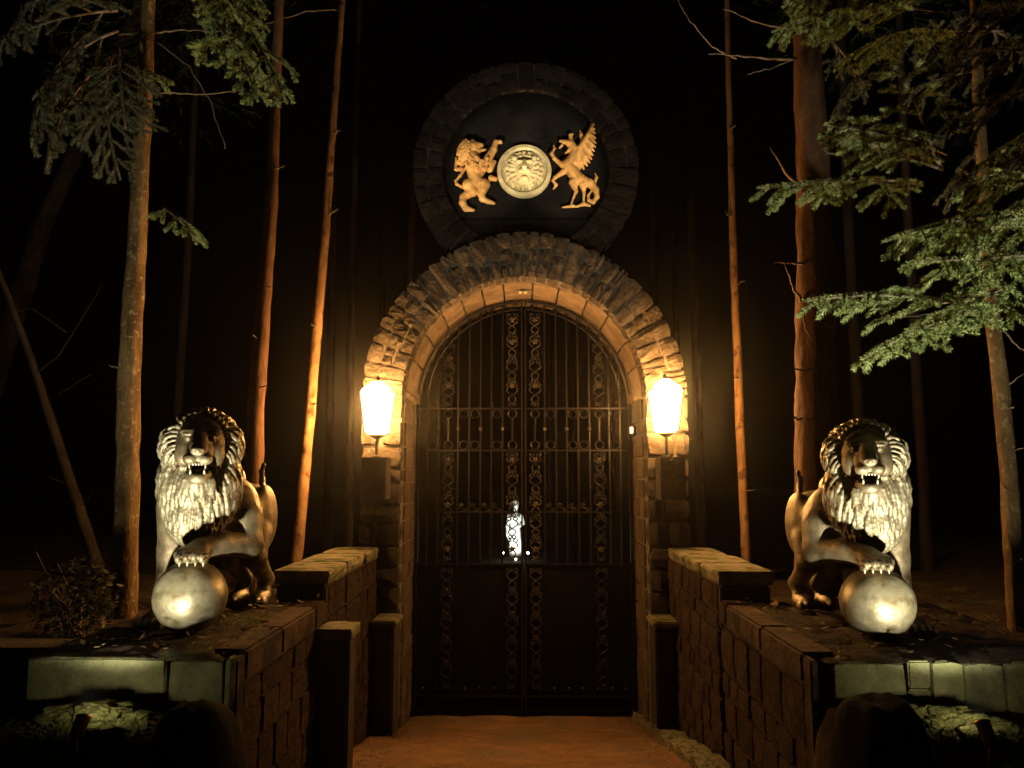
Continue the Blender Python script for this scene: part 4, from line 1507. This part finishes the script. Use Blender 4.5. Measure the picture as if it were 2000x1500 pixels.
def crown_mesh(name, seed, n=160):
    """feathery cone of drooping sprays above the frame; foot at z = 0, 5 m tall"""
    nr = np.random.RandomState(seed)
    V = []
    for i in range(n):
        z = nr.uniform(0.0, 4.9); a = nr.uniform(0, 6.28); R = 1.3 * (1 - z / 5.2) + 0.1
        d = np.array([math.cos(a), math.sin(a), -0.25]); sdir = np.array([-math.sin(a), math.cos(a), 0])
        for k in range(26):
            t = nr.uniform(0.15, 1); p = d * R * t + np.array([0, 0, z])
            e = (d * 0.7 + sdir * nr.uniform(-1, 1) + np.array([0, 0, nr.uniform(-.5, .1)])) * 0.16
            w = np.cross(e, nr.randn(3)); w = w / (np.linalg.norm(w) + 1e-9) * 0.012
            V += [p - w, p + w, p + e]
    V = np.array(V)
    return np_mesh(name, V, np.arange(len(V)).reshape(-1, 3), M['dark_needle'])


CROWN = crown_mesh('crown', 4)


def tree(name, label, ctrl, kind, seed, group=None, crown_z=None, cat='tree', **kw):
    """ctrl: ((px, py, D), width in px) from the foot up; the trunk goes on above the frame"""
    path = [(at(*c), w / F * c[2] * 0.5) for c, w in ctrl]
    foot, r = path[0]
    zg = ground_z(foot.x, foot.y)
    if zg < foot.z:
        d = (path[1][0] - foot).normalized()
        f2 = foot - d * ((foot.z - zg + 0.1) / max(d.z, 0.2))
        path.insert(0, (f2, r * 1.18))
    a, ra = path[-2]; b, rb = path[-1]
    d = (b - a).normalized()
    up = max(2.0, 11.0 - b.z) if crown_z is None else crown_z
    tip = b + (d * 0.6 + Vector((0, 0, 0.6))).normalized() * up
    path.append((tip, max(0.012, rb * 0.45)))
    t = thing(name, label, cat, tuple(path[0][0]), group)
    obj('trunk', trunk_mesh('trunk', path, kind, seed, **kw), t)
    obj('crown', CROWN, t, Matrix.Translation(tip - Vector((0, 0, 3.6))) @ Matrix.Rotation(seed, 4, 'Z'))
    return t


T1 = tree('spruce_tree', 'lichen-spotted straight trunk with a green hanging bough, behind the left lion', [((243, 1190, 4.6), 44), ((254, 760, 4.6), 42), ((272, 350, 4.6), 33), ((289, 10, 4.6), 27)], 'bark', 1, n=18)
T2 = tree('pine_tree', 'reddish slim trunk rising behind the left lion rump', [((490, 1160, 5.2), 35), ((500, 800, 5.2), 34), ((528, 400, 5.2), 26), ((546, 10, 5.2), 18)], 'red_bark', 2, n=16)
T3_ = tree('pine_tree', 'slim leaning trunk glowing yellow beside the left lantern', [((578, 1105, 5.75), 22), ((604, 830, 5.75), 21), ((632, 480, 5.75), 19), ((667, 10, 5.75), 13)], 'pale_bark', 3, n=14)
T4 = tree('pine_tree', 'thin grey trunk just outside the left shoulder of the arch', [((682, 1060, 7.0), 16), ((684, 700, 7.0), 15), ((702, 10, 7.0), 12)], 'grey_bark', 4, n=12)
T5 = tree('leaning_tree', 'thin dark trunk leaning steeply to the left above the shrub', [((192, 1110, 6.4), 24), ((125, 900, 6.4), 20), ((60, 700, 6.4), 15), ((20, 590, 6.4), 12), ((-70, 360, 6.4), 8)], 'grey_bark', 5, n=12)
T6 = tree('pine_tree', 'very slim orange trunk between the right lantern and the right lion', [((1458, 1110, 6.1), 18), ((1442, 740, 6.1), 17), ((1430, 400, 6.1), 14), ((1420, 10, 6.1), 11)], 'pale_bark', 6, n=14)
T7 = tree('spruce_tree', 'thick trunk with dead branch stubs behind the right lion', [((1597, 1100, 4.5), 80), ((1596, 800, 4.5), 76), ((1590, 400, 4.5), 66), ((1572, 10, 4.5), 50)], 'red_bark', 7, n=22)
T8 = tree('spruce_tree', 'slender lichened trunk at the right edge with bright green boughs', [((1990, 1280, 4.2), 33), ((1968, 900, 4.2), 30), ((1938, 600, 4.2), 26), ((1915, 250, 4.2), 22), ((1905, 10, 4.2), 18)], 'bark', 8, n=16)
T9 = tree('spruce_tree', 'dim grey trunk slanting up to the right in the dark at the left edge', [((20, 640, 10), 40), ((80, 450, 10), 36), ((200, 180, 10), 28), ((270, 10, 10), 24)], 'grey_bark', 9, n=14)

# dead branches and stubs
for P_ in ([(303, 62, 4.6), (360, 58, 4.55), (420, 62, 4.5)], [(303, 78, 4.6), (370, 130, 4.5), (410, 200, 4.45), (440, 290, 4.4)], [(298, 180, 4.6), (380, 183, 4.55), (460, 180, 4.5)],
           [(262, 66, 4.6), (230, 68, 4.6), (205, 40, 4.6)], [(230, 720, 4.6), (212, 712, 4.6)]):
    dead_branch(T1, P_, 0.007, 0.002)
dead_branch(T3_, [(660, 20, 5.75), (600, 22, 5.6), (540, 40, 5.5), (490, 60, 5.5)], 0.006, 0.002)
for P_, r0 in (([(1555, 116, 4.45), (1470, 112, 4.35), (1384, 106, 4.3)], 0.010), ([(1555, 58, 4.45), (1480, 45, 4.35), (1412, 18, 4.3)], 0.008), ([(1440, 115, 4.35), (1390, 90, 4.35), (1340, 30, 4.3), (1318, -10, 4.3)], 0.005),
               ([(1562, 362, 4.45), (1530, 330, 4.35), (1504, 288, 4.3)], 0.016), ([(1565, 516, 4.45), (1535, 512, 4.35), (1511, 512, 4.3)], 0.008), ([(1570, 722, 4.45), (1534, 717, 4.35)], 0.007),
               ([(1566, 590, 4.45), (1545, 550, 4.4), (1532, 515, 4.35)], 0.010), ([(1568, 620, 4.42), (1582, 665, 4.35)], 0.006), ([(1545, 118, 4.45), (1500, 135, 4.35), (1460, 145, 4.35)], 0.005)):
    dead_branch(T7, P_, r0, 0.002)
for P_ in ([(1940, 620, 4.2), (1850, 610, 4.1), (1760, 620, 4.0)], [(1955, 640, 4.2), (1990, 680, 4.2), (2030, 700, 4.1)], [(1960, 760, 4.2), (2000, 730, 4.1)], [(1972, 880, 4.2), (2000, 875, 4.1)]):
    dead_branch(T8, P_, 0.006, 0.0015)
for P_ in ([(130, 650, 5.4), (60, 600, 5.3), (0, 620, 5.3)], [(115, 770, 5.4), (180, 730, 5.3)], [(70, 730, 5.4), (120, 690, 5.3), (200, 555, 5.3)], [(140, 950, 5.4), (90, 930, 5.3)], [(160, 990, 5.4), (190, 950, 5.3)]):
    dead_branch(T5, [(q[0], q[1], q[2] + 1.0) for q in P_], 0.005, 0.0015, 'grey_bark')

rs = random.Random(44)
for tr, D_, spots in ((T2, 5.15, ((505, 760), (522, 560), (535, 330), (541, 200), (512, 660))), (T3_, 5.7, ((608, 790), (619, 640), (640, 420), (650, 260))), (T6, 6.05, ((1444, 740), (1436, 560), (1430, 420), (1452, 960), (1425, 250))),
                      (T7, 4.4, ((1566, 820), (1630, 640), (1628, 300))), (T8, 4.15, ((1972, 960), (1962, 800), (1985, 1100)))):
    for x_, y_ in spots:
        sd_ = rs.choice((-1, 1)); l_ = rs.uniform(10, 26)
        dead_branch(tr, [(x_, y_, D_ + 0.03), (x_ + sd_ * l_ * 0.6, y_ - l_ * rs.uniform(-.1, .5), D_), (x_ + sd_ * l_, y_ - l_ * rs.uniform(0, .8), D_ - 0.03)], rs.uniform(0.005, 0.009), 0.002)

# green boughs lit from the ground spotlights
right_boughs = [
    # start, tip, seed, spread
    ((1945, 610, 3.25), (1605, 588, 2.85), 101, 0.40, -0.05), ((1950, 600, 3.25), (1660, 668, 2.90), 102, 0.36, 0.1),
    ((2120, 430, 3.15), (1745, 412, 2.75), 103, 0.42, -0.05), ((2090, 360, 3.25), (1900, 350, 2.85), 104, 0.5, 0.2),
    ((2100, 500, 3.15), (1842, 545, 2.75), 105, 0.5, -0.2), ((2110, 250, 3.25), (1900, 262, 2.95), 106, 0.45, 0.1),
    ((1840, 330, 3.55), (1735, 135, 3.15), 107, 0.45, 0.05), ((1850, 300, 3.55), (1592, 232, 3.15), 108, 0.36, 0.1),
    ((1840, 330, 3.55), (1620, 305, 3.15), 109, 0.36, -0.35), ((1800, 360, 3.75), (1517, 370, 3.25), 110, 0.36, -0.1),
    ((1830, 20, 3.55), (1525, 52, 3.15), 111, 0.40, -0.15), ((1800, -40, 3.55), (1520, 5, 3.15), 112, 0.40, 0.2),
    ((1820, 60, 3.65), (1650, 110, 3.25), 113, 0.45, -0.15), ((2110, 420, 3.10), (1930, 450, 2.65), 114, 0.6, 0.2),
    ((1960, 560, 3.25), (1850, 640, 2.95), 115, 0.55, 0.0),
]
for st_, tp, sd, spread, roll in right_boughs:
    place_branch(T8, st_, tp, sd, roll, spread=spread, droop=0.30)
# dim sprays further back, the dimness put into the needle colour
for st_, tp, sd in (((1960, 60, 4.6), (1760, 90, 4.6), 120), ((1950, 130, 4.7), (1780, 190, 4.6), 121), ((1930, 200, 4.7), (1800, 290, 4.6), 122), ((1900, 40, 4.8), (2050, 140, 4.6), 123),
                    ((1730, 100, 5.0), (1630, 220, 4.8), 124), ((1920, 280, 4.5), (1850, 400, 4.4), 125), ((1600, 60, 5.0), (1700, 190, 4.9), 126)):
    place_branch(T7, st_, tp, sd, 0.2, spread=0.5, droop=0.5, needle='dark_needle', dens=0.7)
for st_, tp, sd in (((2080, 110, 3.5), (1850, 135, 3.2), 151), ((2070, 10, 3.5), (1840, 40, 3.2), 152), ((2010, 180, 3.5), (1850, 245, 3.25), 153), ((2060, 300, 3.4), (1870, 318, 3.15), 154)):
    place_branch(T8, st_, tp, sd, 0.2, spread=0.5, droop=0.4, needle='dark_needle')
left_boughs = [((400, -60, 3.6), (562, 182, 3.3), 131, 0.30, 0.3), ((370, -50, 3.6), (500, 62, 3.4), 132, 0.36, 0.2), ((420, 40, 3.6), (508, 208, 3.3), 133, 0.34, 0.2),
               ((400, -80, 3.7), (500, 20, 3.4), 134, 0.36, 0.1), ((320, 405, 4.2), (378, 458, 4.0), 135, 0.5, 0.1), ((290, 140, 4.55), (316, 160, 4.4), 136, 0.5, 0)]
for st_, tp, sd, spread, roll in left_boughs:
    place_branch(T1, st_, tp, sd, roll, spread=spread, droop=0.25)
for st_, tp, sd in (((230, 20, 4.4), (30, 60, 4.2), 141), ((230, 60, 4.4), (60, 190, 4.1), 142), ((220, 100, 4.4), (190, 350, 4.2), 143), ((180, 60, 4.4), (40, 290, 4.1), 144),
                    ((230, 90, 4.4), (240, 250, 4.2), 145), ((160, 10, 4.3), (190, 40, 4.0), 146), ((190, 130, 4.4), (110, 340, 4.2), 147), ((120, -30, 4.3), (20, 120, 4.1), 148)):
    place_branch(T9, st_, tp, sd, 0.3, spread=0.5, droop=0.6, needle='dark_needle')

# faint trunks in the depth of the wood
far = [(330, 9.5, 18), (640, 10, 18), (782, 9.0, 22), (740, 13, 14), (860, 16, 12), (1120, 17, 12), (1282, 9.5, 16), (1372, 8.6, 20), (1335, 13, 12), (1690, 9, 24), (1810, 8.2, 22), (960, 24, 9), (1075, 26, 9), (1200, 20, 12)]
for k, (px, D, w) in enumerate(far):
    lean = random.Random(k).uniform(-12, 12)
    tree('forest_tree', 'faint slim trunk standing in the dark wood behind the gate', [((px, 1060, D), w), ((px + (1020 - px) * 0.05 + lean, 400, D), w * 0.8), ((px + (1020 - px) * 0.08 + lean, -150, D), w * 0.6)],
         'grey_bark', 40 + k, 'dark trunks of the wood behind', n=9, seg=0.35)

# ------------------------------------------------------------------ shrub, moss and grass
def leafy(name, parent, c, R, n, size, kind, seed):
    nr = random.Random(seed); V = []; Fc = []
    for k in range(n):
        d = Vector((nr.gauss(0, 1), nr.gauss(0, 1), nr.gauss(0, 1))).normalized() * nr.random() ** 0.4
        p = c + Vector((d.x * R[0], d.y * R[1], d.z * R[2]))
        a = Vector((nr.gauss(0, 1), nr.gauss(0, 1), nr.gauss(0, .6))).normalized(); b = a.orthogonal().normalized()
        l = size * nr.uniform(.6, 1.3); i = len(V)
        V += [p - a * l, p + b * l * .42, p + a * l, p - b * l * .42]; Fc.append((i, i + 1, i + 2, i + 3))
    return obj(name, mesh(name, V, Fc, False, M[kind]), parent)


sc_ = at(150, 1170, 4.0)
shrub = thing('shrub', 'dim leafy shrub at the foot of the lichened trunk', 'shrub', (sc_.x, sc_.y, ground_z(sc_.x, sc_.y)))
leafy('leaves', shrub, sc_ + Vector((0, 0, -0.02)), (0.22, 0.22, 0.24), 900, 0.02, 'leaf', 5)
mb = MB()
rr3 = random.Random(8)
for k in range(14):
    e = sc_ + Vector((rr3.uniform(-.2, .2), rr3.uniform(-.2, .2), rr3.uniform(0, .25)))
    b = Vector((sc_.x + rr3.uniform(-.05, .05), sc_.y, ground_z(sc_.x, sc_.y) - 0.03))
    mb.tube([b, b.lerp(e, .5) + Vector((0, 0, .05)), e], [0.006, 0.004, 0.0015], 5)
mb.build('stems', M['twig'], shrub)

for s, side, px in ((-1, 'left', 205), (1, 'right', 1850)):
    r4 = random.Random(70 + s); V = []; Fc = []
    c0 = at(px, 1390, 2.68)
    for k in range(5200):
        x = c0.x + r4.gauss(0, 0.13); y = 2.64 + r4.gauss(0, 0.09)
        if y > 2.845 or y < 2.3:
            continue
        lump = max(0.0, fbm((x * 9, y * 9, 2.0)))
        z = ground_z(x, y) + 0.05 * lump * math.exp(-((x - c0.x) / 0.22) ** 2); l = r4.uniform(0.005, 0.016); a = r4.uniform(0, 6.28)
        d = Vector((math.cos(a) * .9, math.sin(a) * .9, .8)) * l; w = Vector((-math.sin(a), math.cos(a), 0)) * l * 0.4
        i = len(V); p = Vector((x, y, z - 0.002)); V += [p - w, p + w, p + d]; Fc.append((i, i + 1, i + 2))
    mo = thing('moss_rock', 'low mossy rock lit by the spotlight before the %s pedestal' % side, 'rock', (c0.x, 2.66, ground_z(c0.x, 2.66)), 'mossy rocks at the spotlights')
    for k, (dx, dy, sx_, sy_, sz_) in enumerate(((0, .02, .2, .14, .09), (-.15, .04, .16, .12, .07), (.13, -.02, .15, .12, .07), (.04, -.09, .12, .09, .05))):
        zz = ground_z(c0.x + dx, 2.66 + dy)
        sv, sf = unit_stone(900 + k + 10 * s, 12, 0.3, 2.6)
        sv = [q * (1 + 0.22 * fbm((q.x * 5 + k, q.y * 5, q.z * 5)) + 0.10 * fbm((q.x * 16, q.y * 16 + k, q.z * 16))) for q in sv]
        V6 = [(c0.x + dx + q.x * sx_, 2.66 + dy + q.y * sy_, zz + 0.015 + q.z * sz_) for q in sv]
        obj('lump', mesh('lump', V6, sf, False, M['moss']), mo)
    tag(obj('moss', mesh('moss', V, Fc, False, M['moss'])), 'short pale moss growing round the %s spotlight' % side, 'moss', kind='stuff')

for s, side, px in ((-1, 'left', 378), (1, 'right', 1722)):
    c = at(px, 1520, 2.42)
    V = []
    bm = bmesh.new(); bmesh.ops.create_icosphere(bm, subdivisions=4, radius=1.0)
    zt = at(px, 1366, 2.42).z
    for v in bm.verts:
        k4 = (abs(v.co.x) ** 3 + abs(v.co.y) ** 3 + abs(v.co.z) ** 3) ** (1 / 3)
        q = v.co / k4 * (1 + 0.10 * fbm((v.co.x * 1.3 + s * 5, v.co.y * 1.3, v.co.z * 1.3)))
        v.co = Vector((c.x + q.x * 0.135, 2.42 + q.y * 0.17, zt - 0.40 + q.z * 0.40))
    me = bpy.data.meshes.new('boulder'); bm.to_mesh(me); bm.free()
    me.polygons.foreach_set('use_smooth', [True] * len(me.polygons)); me.materials.append(M['boulder'])
    tag(obj('boulder', me), 'smooth rounded boulder coloured black as if unlit at the inner corner below the %s pedestal' % side, 'boulder', 'boulders before the pedestals')

# ------------------------------------------------------------------ haze volume added to imitate lens bloom
if HAZE > 0:
    hm = bpy.data.materials.new('bloom_haze'); hm.use_nodes = True
    nt = hm.node_tree
    nt.nodes.remove(nt.nodes['Principled BSDF'])
    pv = nt.nodes.new('ShaderNodeVolumePrincipled')
    pv.inputs['Color'].default_value = (0.85, 0.8, 0.78, 1)
    pv.inputs['Density'].default_value = HAZE
    pv.inputs['Anisotropy'].default_value = 0.945
    nt.links.new(pv.outputs[0], nt.nodes['Material Output'].inputs['Volume'])
    hz = MB().box((-70, -14, -1.5), (70, 100, 26)).build('haze', hm)
    tag(hz, 'thin haze added to imitate lens bloom round the lanterns', 'haze', kind='stuff')
